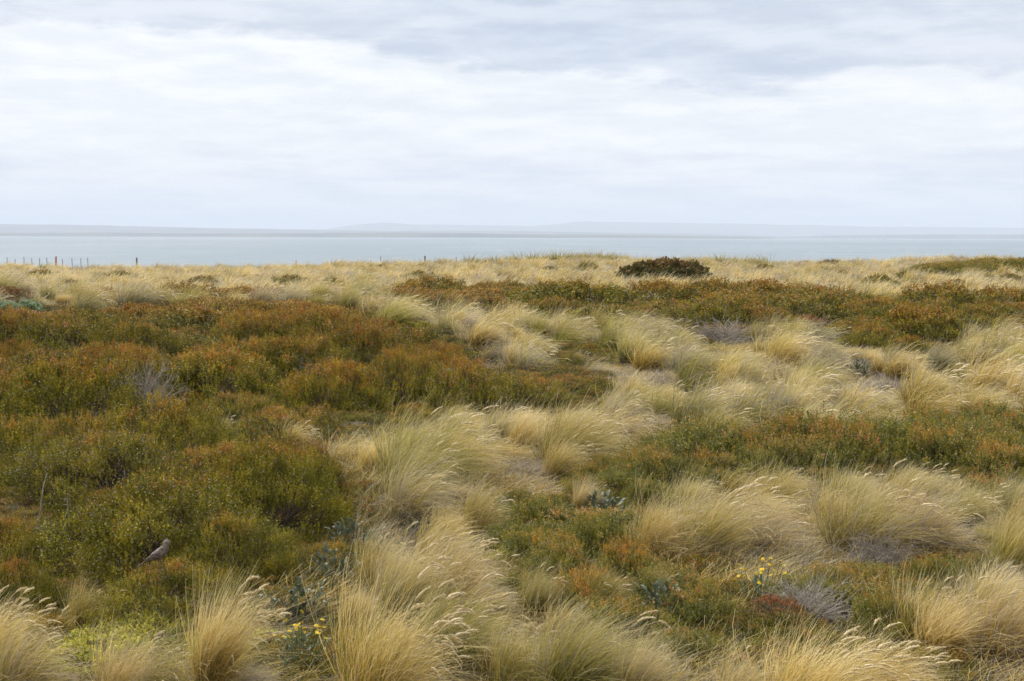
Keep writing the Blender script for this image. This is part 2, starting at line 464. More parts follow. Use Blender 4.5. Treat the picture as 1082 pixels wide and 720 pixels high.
def blade_lines(rng, N, K, r0, L, spread, wind, droop, lmin=0.45):
    a = rng.uniform(0, 2 * PI, N); rr = np.sqrt(rng.uniform(0, 1, N))
    base = np.stack([np.cos(a) * rr * r0, np.sin(a) * rr * r0, np.zeros(N) - 0.03], -1)
    tilt = spread * rr * rng.uniform(0.3, 1.25, N) + rng.uniform(0, 0.12, N)
    stray = rng.uniform(0, 1, N) < .10; tilt = tilt + stray * rng.uniform(0, .7, N)
    aa = a + rng.normal(0, 0.6, N) + stray * rng.normal(0, 1.2, N)
    d0 = np.stack([np.sin(tilt) * np.cos(aa), np.sin(tilt) * np.sin(aa), np.cos(tilt)], -1)
    ln = L * (lmin + (1 - lmin) * rng.beta(2.4, 1.6, N))
    wv = wind * 1.3 * rng.uniform(0.45, 1.45, N)
    wy = rng.normal(0.0, 0.26, N)
    step = 1.0 / (K - 1)
    P = np.zeros((N, K, 3)); P[:, 0] = base
    d = d0.copy()
    for k in range(1, K):
        t = k * step
        d = unit(d + np.stack([wv * (0.35 + t) * step * 2.0, wy * step * 2, -droop * t * rng.uniform(0.6, 1.4, N) * step * 2], -1) )
        P[:, k] = P[:, k - 1] + d * (ln * step)[:, None]
    return P, d


def tussock_mesh(name, seed, N, K, wid, L=0.85, r0=0.20, spread=0.75, wind=0.75, droop=0.55, mat=None):
    rng = np.random.default_rng(seed)
    P, d = blade_lines(rng, N, K, r0, L, spread, wind, droop)
    # tufts: blades gather in a few locks that bend alike
    nl = 24 if seed % 2 else 15; la_ = 0.10 if seed % 2 else 0.17
    lock = rng.integers(0, nl, N); lo = rng.normal(0, la_, (nl, 3)) * np.array([1, 1, .6])
    tt = np.linspace(0, 1, K)[None, :, None] ** 1.6
    P = P + lo[lock][:, None, :] * tt
    kb = rng.uniform(0, 1, N) < .12; kt = np.clip(np.linspace(0, 1, K) - .45, 0, 1)[None, :, None]      # broken blades hang or stick out
    P = P + kb[:, None, None] * kt * (rng.normal(0, .5, (N, 1, 3)) * [1, 1, .3] + [0.1, 0, -.55]) * L
    Wd = unit(np.stack([rng.normal(0, 1, N), rng.normal(0, 1, N), rng.normal(0, 0.25, N)], -1))
    prof = (1 - np.linspace(0, 1, K) ** 1.5 * 0.85)[None] * wid * rng.uniform(0.6, 1.3, N)[:, None] * 0.5
    lr = rng.uniform(0, 1, nl)
    V, Q, A = strips(P, Wd, prof, np.clip(rng.uniform(0, 1, N) * 0.55 + lr[lock] * 0.45, 0, 1), np.zeros(N))
    V[:, 2] *= 0.72 / np.percentile(V[:, 2], 98)
    V[:, 2] = np.where(V[:, 2] < 0.01, 0.01 - 0.02 * rng.uniform(0, 1, len(V)), V[:, 2])
    return mesh_np(name, V, Q, mat=mat, attr=A)


def thatch_mesh(name, seed, N, K, wid, mat):
    """grey dead blades lying to leeward"""
    rng = np.random.default_rng(seed)
    P, d = blade_lines(rng, N, K, 0.24, 0.62, 1.25, 1.5, 1.1, 0.4)
    P[..., 2] *= 0.62
    P[..., 2] += 0.02
    Wd = unit(np.stack([rng.normal(0, 0.6, N), rng.normal(0, 1, N), rng.normal(0, 0.4, N)], -1))
    prof = (1 - np.linspace(0, 1, K) ** 1.5 * 0.8)[None] * wid * rng.uniform(0.6, 1.3, N)[:, None] * 0.5
    V, Q, A = strips(P, Wd, prof, rng.uniform(0, 1, N), np.zeros(N))
    V[:, 2] = np.maximum(V[:, 2], 0.0)
    return mesh_np(name, V, Q, mat=mat, attr=A)


def stalk_data(rng, L, lean, droop, headlen, headw, nseg=9, spk=34, stem_w=0.0022):
    """one flowering stalk: thin stem and a dense spike of small bracts that nods downwind"""
    K = nseg
    P = np.zeros((K, 3)); a0 = rng.normal(0, 0.10)
    d = unit(np.array([math.sin(lean), a0, math.cos(lean)]))
    P[0] = (rng.normal(0, .05), rng.normal(0, .05), 0)
    for k in range(1, K):
        t = k / (K - 1)
        d = unit(d + np.array([0.16 + 0.35 * t, 0, -droop * t ** 2.2]) * (1.7 / K) * 1.4)
        P[k] = P[k - 1] + d * (L / (K - 1))
    out_ = []; V = []; T = []; A = []
    def tube(path, radii, kind, r):
        n0 = len(V); m = 4
        for i, (p_, rad) in enumerate(zip(path, radii)):
            tg = unit(path[min(i + 1, len(path) - 1)] - path[max(i - 1, 0)])
            s = unit(np.cross(tg, [0, 1, 0.01])); u = np.cross(s, tg)
            for j in range(m):
                an = 2 * PI * j / m
                V.append(p_ + (s * math.cos(an) + u * math.sin(an)) * rad); A.append((r, 0.8, kind, 1))
        for i in range(len(path) - 1):
            for j in range(m):
                a = n0 + i * m + j; b = n0 + i * m + (j + 1) % m
                T.append((a, b, b + m)); T.append((a, b + m, a + m))
    r = rng.uniform(0, 1)
    tube(P, np.linspace(stem_w, stem_w * 0.55, K), 0.0, r)
    out_.append((np.array(V), np.array(T), np.array(A))); V.clear(); T.clear(); A.clear()
    # head: curved core + bracts
    H = 6; hp = [P[-1]]; dd = d.copy()
    for i in range(H):
        dd = unit(dd + np.array([0.10, rng.normal(0, .05), -droop * 0.28]))
        hp.append(hp[-1] + dd * headlen / H)
    hp = np.array(hp)
    tube(hp, headw * 0.28 * np.array([.5, .95, 1, .95, .8, .55, .15]), 1.0, r)
    for i in range(spk):
        t = rng.uniform(0.0, 0.97) * H; i0 = int(t); c_ = hp[i0] + (hp[i0 + 1] - hp[i0]) * (t - i0)
        tg = unit(hp[i0 + 1] - hp[i0]); side = unit(rng.normal(0, 1, 3)); side = unit(side - tg * side.dot(tg))
        env = math.sin(min(1, (t / H) * 1.25 + 0.15) * PI) ** 0.6 if t / H < .68 else (1 - t / H) * 2.6 + .15
        out = unit(tg * 1.0 + side * 0.75); w_ = np.cross(tg, side)
        ln = headw * 0.9 * max(env, .2) + 0.006
        n0 = len(V); rr_ = rng.uniform(0, 1)
        V.extend([c_, c_ + out * ln * .5 + w_ * headw * .14, c_ + out * ln * .5 - w_ * headw * .14, c_ + out * ln])
        A.extend([(rr_, 1, 1, 1)] * 4); T.extend([(n0, n0 + 1, n0 + 2), (n0 + 1, n0 + 3, n0 + 2)])
    out_.append((np.array(V), np.array(T), np.array(A)))
    return out_


def shrub_data(seed, sprigs, leaf, R=1.0, H=0.55, lumps=9, lump_amp=0.20, sprig_len=0.07, nl=7, inner=0.74, up=0.45, rag=0.05, leafw=0.42):
    """a low dome of leafy sprigs with an uneven, lumpy outline; unit radius R, height H"""
    rng = np.random.default_rng(seed)
    u = rng.uniform(0, 1, sprigs); th = rng.uniform(0, 2 * PI, sprigs)
    cz = u ** 0.8; sr = np.sqrt(1 - cz ** 2)
    nc = 150
    nc = int(nc * (1.0 if sprigs < 8000 else 2.0)); cd = rng.integers(0, nc, sprigs); cth = rng.uniform(0, 2 * PI, nc); ccz = rng.uniform(0, 1, nc) ** 0.8; csr = np.sqrt(1 - ccz ** 2)
    CD = np.stack([np.cos(cth) * csr, np.sin(cth) * csr, ccz], -1)
    coff = rng.normal(0, 0.075, nc); cval = rng.uniform(0, 1, nc)
    jit = rng.normal(0, 0.075, (sprigs, 3))
    D = unit(CD[cd] + jit); D[:, 2] = np.abs(D[:, 2])
    fall = np.linalg.norm(jit, axis=1)
    ld = unit(rng.normal(0, 1, (lumps, 3)) * [1, 1, 0.6] + [0, 0, .55]); la = rng.uniform(0.4, 1, lumps) * lump_amp; lw = rng.uniform(0.25, 0.5, lumps)
    bump = np.zeros(sprigs)
    for j in range(lumps):
        bump = np.maximum(bump, la[j] * np.exp(-((1 - D @ ld[j]) / (lw[j] ** 2))))
    rad = (1 - lump_amp * 0.75 + bump + coff[cd] + 0.05 - fall * 0.55) * (inner + (1 - inner) * rng.uniform(0, 1, sprigs) ** 0.45) + rng.normal(0, rag, sprigs) * (rng.uniform(0, 1, sprigs) > .6)
    P0 = D * rad[:, None] * [R, R, H]
    nrm = unit(D / [R, R, H])
    ax = unit(nrm * (1 - up) + np.array([0.12, 0, up]) + rng.normal(0, 0.33, (sprigs, 3)))
    sl = sprig_len * rng.uniform(0.5, 1.3, sprigs)
    s1 = unit(np.cross(ax, rng.normal(0, 1, (sprigs, 3)))); s2 = np.cross(ax, s1)
    k = np.arange(nl); tt = (k + 0.5) / nl
    ang = (k * 2.4)[None] + rng.uniform(0, 6.28, sprigs)[:, None]
    side = s1[:, None] * np.cos(ang)[..., None] + s2[:, None] * np.sin(ang)[..., None]
    base = P0[:, None] + ax[:, None] * (sl[:, None] * tt[None])[..., None]
    out = unit(ax[:, None] * 0.75 + side + rng.normal(0, .2, side.shape))
    lw_ = np.cross(out, unit(ax[:, None] + rng.normal(0, .5, side.shape)))
    lw_ = unit(lw_)
    ll = leaf * rng.uniform(0.65, 1.25, (sprigs, nl))[..., None]
    v0 = base; v1 = base + out * ll * .5 + lw_ * ll * leafw; v2 = base + out * ll; v3 = base + out * ll * .5 - lw_ * ll * leafw
    V = np.stack([v0, v1, v2, v3], 2).reshape(-1, 3)
    n = sprigs * nl; Q = np.arange(n * 4).reshape(-1, 4)
    sr_ = (rng.uniform(0, 1, sprigs) * .5 + cval[cd] * .5)[:, None].repeat(nl, 1)
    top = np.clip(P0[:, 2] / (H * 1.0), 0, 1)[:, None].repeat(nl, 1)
    lr = rng.uniform(0, 1, (sprigs, nl))
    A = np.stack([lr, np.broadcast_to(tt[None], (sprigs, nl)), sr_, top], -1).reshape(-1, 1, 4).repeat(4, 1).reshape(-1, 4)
    V[:, 2] = np.maximum(V[:, 2], -0.02)
    return V, Q, A


def twig_data(seed, n, R, H, w=0.006, reach=0.95, lift=0.0, K=6, kink=0.08, fork=2):
    """thin branching twigs from the root outwards as three-sided tubes"""
    rng = np.random.default_rng(seed)
    paths = []
    for i in range(n):
        th = rng.uniform(0, 2 * PI); cz = rng.uniform(0.05, 1) ** .8; sr = math.sqrt(1 - cz * cz)
        end = np.array([math.cos(th) * sr * R, math.sin(th) * sr * R, cz * H]) * reach * rng.uniform(.7, 1.05)
        st = np.array([rng.normal(0, .10 * R), rng.normal(0, .10 * R), 0])
        mid = st + (end - st) * .5 + np.array([0, 0, lift * H])
        t = np.linspace(0, 1, K)[:, None]
        p_ = (1 - t) ** 2 * st + 2 * t * (1 - t) * mid + t ** 2 * end + np.cumsum(rng.normal(0, kink * R * .25, (K, 3)), 0) * t
        paths.append((p_, w * rng.uniform(.6, 1.3)))
        for f in range(fork):
            k0 = rng.integers(1, K - 1); b = p_[k0]
            dr = unit((p_[-1] - p_[0]) + rng.normal(0, .6, 3) * np.linalg.norm(p_[-1] - p_[0])) * R * rng.uniform(.2, .5)
            q = b + dr * np.linspace(0, 1, K)[:, None] + np.cumsum(rng.normal(0, kink * R * .15, (K, 3)), 0) * np.linspace(0, 1, K)[:, None]
            paths.append((q, w * .5))
    V = []; Qs = []; A = []; n0 = 0
    for p_, rad in paths:
        K_ = len(p_)
        tg = unit(np.gradient(p_, axis=0)); s = unit(np.cross(tg, [0.1, .9, 0.3])); u = np.cross(s, tg)
        rr = rad * np.linspace(1, .3, K_)[:, None]
        ring = np.stack([p_ + (s * math.cos(a) + u * math.sin(a)) * rr for a in (0, 2.094, 4.189)], 1)
        V.append(ring.reshape(-1, 3))
        i = n0 + (np.arange(K_ - 1) * 3)[:, None] + np.arange(3)[None]; j = n0 + (np.arange(K_ - 1) * 3)[:, None] + ((np.arange(3) + 1) % 3)[None]
        Qs.append(np.stack([i, j, j + 3, i + 3], -1).reshape(-1, 4)); n0 += K_ * 3
    V = np.concatenate(V); Q = np.concatenate(Qs)
    V[:, 2] = np.maximum(V[:, 2], -0.02)
    return V, Q


# --- tussocks in three degrees of detail; every mesh has its root at the origin and leans downwind (+X)
TUS = {'near': [], 'mid': [], 'far': []}
shape = [(0.88, 0.19, 0.75, 0.62, 0.50), (0.80, 0.22, 0.90, 0.85, 0.75), (0.95, 0.18, 0.60, 0.50, 0.35), (0.75, 0.24, 1.00, 0.70, 0.60), (0.86, 0.20, 0.8, 1.0, 0.7), (0.9, 0.17, 0.55, 0.75, 0.5), (0.92, 0.13, 0.32, 0.38, 0.25), (0.80, 0.26, 1.1, 1.25, 0.95)]
for i, (L, r0, spd, wd, dr) in enumerate(shape):
    TUS['near'].append(tussock_mesh('tussock_near', 10 + i, 1500, 8, 0.0056, L, r0, spd, wd, dr, M_grass))
for i, (L, r0, spd, wd, dr) in enumerate(shape):
    TUS['mid'].append(tussock_mesh('tussock_mid', 30 + i, 760, 6, 0.012, L, r0, spd, wd, dr, M_grass))
for i, (L, r0, spd, wd, dr) in enumerate(shape[:5]):
    TUS['far'].append(tussock_mesh('tussock_far', 50 + i, 260, 5, 0.028, L, r0, spd, wd, dr, M_grass))
THATCH = {'near': [thatch_mesh('dead_leaves_near', 70 + i, 900, 6, 0.0040, None) for i in range(3)],
          'mid': [thatch_mesh('dead_leaves_mid', 80 + i, 420, 5, 0.009, None) for i in range(2)]}
m_th, nt = new_mat('dead_grass')
r, t, k = attr_sep(nt)
c = nt.mix(r, (0.16, 0.12, 0.075), (0.52, 0.44, 0.32)); leafy(nt, c, 0.2, 0.8, 0.1)
for l in THATCH.values():
    for me in l: me.materials.append(m_th)
STALK = {'near': [], 'mid': []}
rng = np.random.default_rng(5)
for i in range(12):
    st = stalk_data(rng, rng.uniform(.66, .92), rng.uniform(.05, .55), rng.uniform(.0, .95), rng.uniform(.11, .17), rng.uniform(.020, .028))
    STALK['near'].append([mesh_np('stalk', V, tris=T, mat=M_seed, attr=A) for V, T, A in st])
for i in range(8):
    st = stalk_data(rng, rng.uniform(.66, .92), rng.uniform(.1, .6), rng.uniform(.2, 1.2), rng.uniform(.14, .20), rng.uniform(.028, .038), nseg=6, spk=12, stem_w=0.0035)
    STALK['mid'].append([mesh_np('stalk', V, tris=T, mat=M_seed, attr=A) for V, T, A in st])

HEATH = {'near': [], 'mid': [], 'far': []}
for i in range(6):
    HEATH['near'].append(shrub_data(100 + i, 7600, 0.0145, lumps=12, sprig_len=0.070, nl=8, rag=0.03))
for i in range(5):
    HEATH['mid'].append(shrub_data(120 + i, 5200, 0.019, lumps=9, sprig_len=0.085, nl=7, rag=0.035))
for i in range(4):
    HEATH['far'].append(shrub_data(140 + i, 3600, 0.026, lumps=9, sprig_len=0.085, nl=6, rag=0.03))


def shrub_set(data, mat, nm):
    return {k: [mesh_np(nm, V, Q, mat=mat, attr=A) for V, Q, A in l] for k, l in data.items()}


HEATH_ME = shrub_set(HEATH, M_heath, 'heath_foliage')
BERB = {'near': [shrub_data(160 + i, 3800, 0.023, H=.66, lumps=8, lump_amp=.36, sprig_len=.11, nl=8, inner=.62, up=.40, rag=.10, leafw=.44) for i in range(5)],
        'mid': [shrub_data(170 + i, 3000, 0.026, H=.66, lumps=8, lump_amp=.36, sprig_len=.11, nl=7, inner=.62, up=.40, rag=.10, leafw=.44) for i in range(3)]}
BERB['far'] = BERB['mid']
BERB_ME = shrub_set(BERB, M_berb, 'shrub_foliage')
STEMS = []
for i in range(4):
    V, Q = twig_data(200 + i, 90, 1.0, 0.52, 0.007); STEMS.append(mesh_np('stems', V, Q, mat=M_twig))
DEADT = []
for i in range(3):
    V, Q = twig_data(220 + i, 95, 1.0, 0.75, 0.0095, 1.1, .15, kink=.30, fork=8); DEADT.append(mesh_np('dead_twigs', V, Q, mat=M_dead))


# ------------------------------------------------------------------ where things stand (areas read off the photograph, as ground areas)
def inpoly(poly, px, py):
    px = np.asarray(px); py = np.asarray(py); c = np.zeros(px.shape, bool); n = len(poly)
    for i in range(n):
        x1, y1 = poly[i]; x2, y2 = poly[(i + 1) % n]
        cond = ((y1 > py) != (y2 > py))
        with np.errstate(divide='ignore', invalid='ignore'):
            xi = (x2 - x1) * (py - y1) / (y2 - y1 + 1e-12) + x1
        c ^= cond & (px < xi)
    return c


HEATH_A = [
    [(-80, 326), (30, 320), (90, 326), (150, 320), (300, 318), (385, 324), (415, 340), (470, 355), (505, 372), (522, 394), (505, 415), (480, 428), (445, 442), (400, 455), (350, 462), (300, 470), (285, 480), (345, 490), (385, 508), (402, 545), (395, 580), (345, 600), (300, 622), (265, 612), (200, 618), (150, 640), (120, 625), (60, 640), (-80, 625)],
    [(480, 390), (520, 396), (560, 388), (635, 398), (640, 418), (600, 434), (540, 434), (490, 428)],
    [(580, 366), (610, 358), (648, 368), (640, 384), (585, 382)],
    [(400, 308), (450, 304), (500, 310), (560, 305), (600, 314), (645, 320), (670, 330), (655, 342), (600, 346), (560, 338), (480, 330), (420, 330)],
    [(655, 335), (672, 325), (720, 315), (800, 308), (880, 314), (940, 318), (1120, 316), (1120, 350), (1040, 352), (985, 367), (935, 370), (885, 362), (845, 348), (800, 352), (755, 360), (700, 347)],
    [(940, 291), (985, 279), (1120, 272), (1120, 290), (1050, 289), (1000, 293)],
    [(935, 700), (1120, 690), (1120, 790), (920, 770)],
]
BERB_A = [
    [(650, 480), (700, 460), (760, 457), (830, 464), (900, 457), (960, 447), (1030, 434), (1120, 428), (1120, 505), (1050, 510), (1010, 494), (940, 484), (880, 496), (820, 490), (760, 494), (705, 500), (690, 532), (650, 540), (622, 520), (605, 502)],
    [(530, 512), (590, 522), (650, 532), (682, 552), (660, 572), (570, 572), (530, 548)],
    [(545, 582), (640, 577), (715, 590), (785, 620), (850, 640), (868, 690), (800, 700), (735, 680), (700, 650), (640, 638), (565, 610)],
    [(850, 605), (900, 575), (985, 565), (1030, 585), (1010, 612), (940, 650), (885, 668), (845, 650)],
    [(300, 640), (345, 610), (385, 630), (375, 720), (310, 730)],
]


def in_any(polys, px, py):
    r = np.zeros(np.shape(px), bool)
    for p_ in polys: r |= inpoly(p_, px, py)
    return r


def poisson(rng, y0, y1, spacing, tries, margin=1.5, filt=None, taken=None):
    """random spots in the seen wedge, no two closer than spacing(y)"""
    y = np.sqrt(rng.uniform(y0 * y0, y1 * y1, tries)); x = (rng.uniform(-1, 1, tries)) * (y * 541 / FPX + margin)
    if filt is not None:
        ok = filt(x, y); x = x[ok]; y = y[ok]
    cell = {}; out = []
    cs = 1.0
    for (ax_, ay_, ar_) in (taken or []):
        cell.setdefault((int(ax_ // cs), int(ay_ // cs)), []).append((ax_, ay_, ar_))
    for a, b_ in zip(x, y):
        sp_ = spacing(b_); ci, cj = int(a // cs), int(b_ // cs); k = int(sp_ // cs) + 1; ok = True
        for i in range(ci - k, ci + k + 1):
            for j in range(cj - k, cj + k + 1):
                for q in cell.get((i, j), ()):
                    if (q[0] - a) ** 2 + (q[1] - b_) ** 2 < (max(q[2], sp_) if q[2] else sp_) ** 2: ok = False; break
                if not ok: break
            if not ok: break
        if ok:
            cell.setdefault((ci, cj), []).append((a, b_, 0)); out.append((a, b_))
    return out


THINGS = []      # (object, colour word, size word, noun, kind key) for the labels made at the end


def lod(y): return 'near' if y < 15.5 else ('mid' if y < 40 else 'far')


# ---- tussocks -----------------------------------------------------------------
# photo x, y of the foot, height in m, width factor, (green, brightness, grey), lean turn, stalks, thatch, words
BIG = [
    (905, 592, .84, 1.20, (.60, .42, .22), 0, 14, 1, 'broad swept grey-gold tussock'),
    (968, 588, .74, 1.10, (.15, .40, .45), 0, 4, 1, 'wide greyish tussock combed flat'),
    (735, 600, .84, 1.12, (.50, .46, .15), 0, 26, 1, 'broad straw tussock with many seed heads'),
    (800, 592, .66, 1.05, (.10, .40, .55), 0, 5, 1, 'low greyish tussock'),
    (690, 602, .70, .80, (.30, .48, .10), 0, 16, 0, 'narrow straw tussock with upright stalks'),
    (600, 748, .78, 1.10, (.80, .42, .15), 0, 4, 1, 'big green-gold tussock'),
    (665, 752, .60, .9, (.45, .44, .30), 0, 3, 1, 'pale pinkish straw tussock'),
    (545, 745, .62, .8, (.55, .46, .10), 0, 3, 0, 'thin pale green tussock'),
    (402, 758, .92, .85, (.40, .58, .05), 0, 34, 0, 'tall bright gold tussock heavy with seed heads'),
    (470, 715, .72, 1.05, (.90, .44, .10), 0, 10, 1, 'wide olive-green tussock with bright tips'),
    (420, 660, .66, .9, (.50, .48, .25), .2, 28, 1, 'swept straw tussock with pale seed heads'),
    (470, 640, .62, 1.05, (.22, .44, .30), 0, 22, 1, 'brownish tussock with seed heads leaning over'),
    (395, 640, .66, .7, (.45, .44, .2), 0, 8, 0, 'narrow dull gold tussock'),
    (375, 672, .40, .8, (.25, .44, .1), 0, 2, 0, 'short gold tussock'),
    (222, 745, .92, .70, (.30, .48, .05), 0, 26, 0, 'tall golden tussock with feathery stalks'),
    (172, 752, .50, .8, (.55, .42, .2), 0, 12, 1, 'straw tussock beside yellow-green cushions'),
    (130, 748, .55, .9, (.15, .48, .25), 0, 8, 0, 'short straw tussock'),
    (18, 742, .60, .95, (.45, .46, .25), 0, 6, 1, 'broad tan tussock'),
    (-22, 720, .70, .9, (.20, .60, .05), 0, 30, 0, 'pale tussock with thick nodding seed heads'),
    (90, 670, .42, .72, (.50, .34, .0), 0, 6, 0, 'small olive-gold tuft with long stalks'),
    (262, 745, .34, .9, (.0, .42, .95), 0, 0, 1, 'low grey withered tussock'),
    (432, 532, .66, 1.15, (1.0, .44, .15), 0, 8, 1, 'green-tinged swept tussock'),
    (388, 508, .52, .95, (.30, .54, .05), 0, 18, 0, 'pale yellow tussock with seed heads'),
    (485, 505, .60, 1.1, (.25, .56, .2), 0, 16, 1, 'bleached straw tussock'),
    (470, 582, .46, .75, (.40, .46, .0), -.2, 3, 0, 'small fanned gold tuft'),
    (505, 575, .66, .72, (.45, .42, .1), 0, 8, 0, 'upright olive-gold tuft'),
    (548, 480, .56, .85, (.20, .38, .0), 0, 3, 0, 'dense tawny tussock'),
    (600, 472, .52, .95, (.30, .44, .1), 0, 12, 0, 'tawny tussock with curled seed heads'),
    (650, 470, .52, 1.1, (.25, .48, .3), 0, 12, 1, 'soft straw tussock'),
    (590, 512, .52, .95, (.40, .50, .1), 0, 14, 0, 'pale tussock with looping seed heads'),
    (612, 548, .42, .8, (.15, .38, .25), 0, 2, 1, 'small brownish tuft'),
    (728, 424, .70, .95, (1.1, .22, .05), -.1, 2, 0, 'dark olive tussock'),
    (683, 394, .72, 1.25, (.35, .50, .0), 0, 22, 0, 'golden tussock with combed seed heads'),
    (826, 396, .86, 1.15, (.25, .52, .0), 0, 26, 0, 'tall golden tussock with thick mane'),
    (925, 398, .50, .65, (.20, .34, .0), 0, 10, 0, 'small rusty-gold tuft'),
    (975, 436, .80, 1.15, (.40, .48, .1), 0, 22, 1, 'big straw tussock with dense plumes'),
    (1040, 428, .86, 1.2, (.25, .58, .1), 0, 26, 1, 'pale tussock with waving plumes'),
    (1075, 436, .7, 1.1, (.2, .5, .2), 0, 14, 1, 'straw tussock cut by the edge'),
    (1065, 620, .74, 1.0, (.65, .44, .0), 0, 6, 0, 'dense gold tussock'),
    (1085, 588, .66, .9, (.3, .56, .1), 0, 8, 1, 'pale straw tussock'),
    (985, 690, .55, 1.25, (.25, .50, .15), .0, 22, 1, 'swept straw tussock'),
    (1060, 700, .70, 1.2, (.10, .44, .30), 0, 16, 1, 'wide tawny tussock combed over'),
    (850, 768, .66, 1.3, (.25, .64, .05), 0, 38, 0, 'blond tussock thick with seed heads'),
    (780, 762, .5, .9, (.3, .5, .3), 0, 10, 1, 'pale pinkish tussock'),
    (920, 758, .56, 1.1, (.2, .60, .05), 0, 30, 0, 'blond tussock with arching seed heads'),
    (632, 655, .42, .9, (.75, .26, .0), 0, 8, 0, 'amber-green tuft'),
    (560, 655, .44, .9, (.75, .26, .1), 0, 8, 0, 'dull amber tuft with thin stalks'),
    (690, 640, .36, .7, (.7, .26, .0), 0, 6, 0, 'loose amber grass tuft'),
    (235, 467, .36, .7, (.75, .38, .1), 0, 10, 0, 'lone green-gold tuft with feathery stalks'),
    (310, 482, .44, .85, (.25, .54, .0), 0, 20, 0, 'pale tuft with bright seed heads'),
    (505, 368, .75, 1.3, (.40, .46, .1), 0, 14, 1, 'swept green-gold tussock'),
    (545, 392, .70, 1.1, (.35, .56, .3), 0, 18, 1, 'bleached tussock with white plumes'),
    (590, 350, .55, 1.1, (.2, .60, .3), 0, 8, 1, 'bleached tussock'),
    (765, 440, .60, 1.0, (.45, .50, .3), 0, 8, 1, 'soft pale tussock'),
    (840, 448, .66, 1.2, (.50, .50, .2), 0, 12, 1, 'green-based straw tussock'),
    (900, 452, .62, 1.0, (.35, .50, .3), 0, 16, 1, 'straw tussock with nodding seed heads'),
    (835, 428, .62, 1.2, (.45, .46, .2), 0, 8, 1, 'soft greenish tussock'),
    (700, 440, .55, 1.0, (.4, .5, .2), 0, 10, 1, 'pale gold tussock'),
    (665, 428, .55, .9, (.5, .5, .1), 0, 8, 1, 'yellow-green tussock'),
    (612, 392, .40, .9, (.4, .5, .3), 0, 4, 1, 'low pale tussock'),
    (664, 309, .75, 1.4, (.2, .5, .1), 0, 0, 0, 'straw tussock at the left foot of the lone dark bush'),
    (692, 311, .85, 1.5, (.2, .5, .1), 0, 0, 0, 'straw tussock under the middle of the lone dark bush'),
    (722, 310, .75, 1.5, (.3, .5, .1), 0, 0, 0, 'straw tussock right of centre under the lone dark bush'),
    (748, 308, .80, 1.4, (.2, .5, .1), 0, 0, 0, 'straw tussock at the right foot of the lone dark bush'),
]
n_big = len(BIG)
spots = []      # (x, y, height scale, width factor, tint, turn, stalks, thatch, words)
taken = []
for (bx, by, h, wf, tint, turn, ns, th, words) in BIG:
    p_ = pix_ground(bx, min(by, 800))
    h *= .70 if by > 690 else (.76 if by > 560 else .88); wf *= .88
    spots.append((p_[0], p_[1], h / 0.72, wf, tint, turn, ns, th, words)); taken.append((p_[0], p_[1], 0.42 * wf + 0.12))


def grass_filt(x, y):
    z = terr(x, y); px, py, d = project(np.stack([x, y, z + 0.30], -1))
    return ~(in_any(HEATH_A, px, py) | in_any(BERB_A, px, py) | ((px < 345) & (py > 600)) | ((px > 530) & (px < 900) & (py > 640)))


rng = np.random.default_rng(21)
yg_keep = [pix_ground(px, py) for px, py in ((110, 690), (150, 672), (185, 668), (240, 690), (160, 700), (315, 690), (318, 672), (800, 640), (815, 632))]
KEEP = [[(85, 640), (275, 640), (275, 700), (85, 715)], [(295, 660), (340, 660), (340, 712), (295, 712)], [(775, 600), (835, 600), (835, 650), (775, 650)],
        [(335, 545), (415, 545), (415, 615), (335, 615)], [(612, 530), (668, 530), (668, 572), (612, 572)], [(135, 560), (195, 560), (195, 612), (135, 612)],
        [(520, 560), (560, 560), (560, 600), (520, 600)], [(410, 335), (450, 335), (450, 352), (410, 352)], [(825, 620), (880, 620), (880, 665), (825, 665)],
        [(670, 388), (715, 388), (715, 412), (670, 412)], [(905, 390), (960, 390), (960, 412), (905, 412)], [(520, 480), (560, 480), (560, 505), (520, 505)],
        [(745, 345), (790, 345), (790, 372), (745, 372)], [(590, 330), (720, 318), (720, 345), (590, 345)]]


def clear_height(x, y, hs):
    if y > 32: return hs
    z = float(terr(x, y))
    for f_ in (1.0, .8, .6, .42):
        pp = np.array([(x + dx, y, z + .72 * hs * f_ * q_) for q_ in (.45, .85) for dx in (-.15, .15, .4)])
        px, py, _ = project(pp)
        if not (in_any(HEATH_A, px, py) | in_any(BERB_A, px, py) | in_any(KEEP, px, py)).any(): return hs * f_
    return 0


near_fill = poisson(rng, 7.0, 48.0, lambda y: 0.74 if y < 13 else (0.66 if y < 22 else 0.76), 16000, 1.0, grass_filt, taken + [(q[0], q[1], .38) for q in yg_keep])
for (x, y) in near_fill:
    u = rng.uniform(0, 1, 8)
    gcol = .28 + .85 * u[0] ** 1.2; brt = .24 + .34 * u[1]; gy = .6 * u[2] ** 2
    hs_ = clear_height(x, y, (.55 + .50 * u[3]) * (.78 if y < 13 else 1.0))
    if hs_ == 0: continue
    spots.append((x, y, hs_, .75 + .5 * u[4], (gcol, brt, gy), rng.normal(0, .25), int(3 + 16 * u[5] ** 1.8), 1 if u[6] > .45 else 0, None))

d_all = np.array([math.hypot(s[0], s[1]) for s in spots])
px_all, py_all, _ = project(np.array([(s[0], s[1], float(terr(s[0], s[1])) + .3) for s in spots]))
on = (px_all > -70) & (px_all < PW + 50) & (py_all < 790)
size_px = np.array([s[2] * s[3] for s in spots]) / d_all * on
order = np.argsort(-size_px)
keep = set(order[:296]) | set(i for i in range(n_big))
GROUP_T = 'tussock grass clumps of the dune'


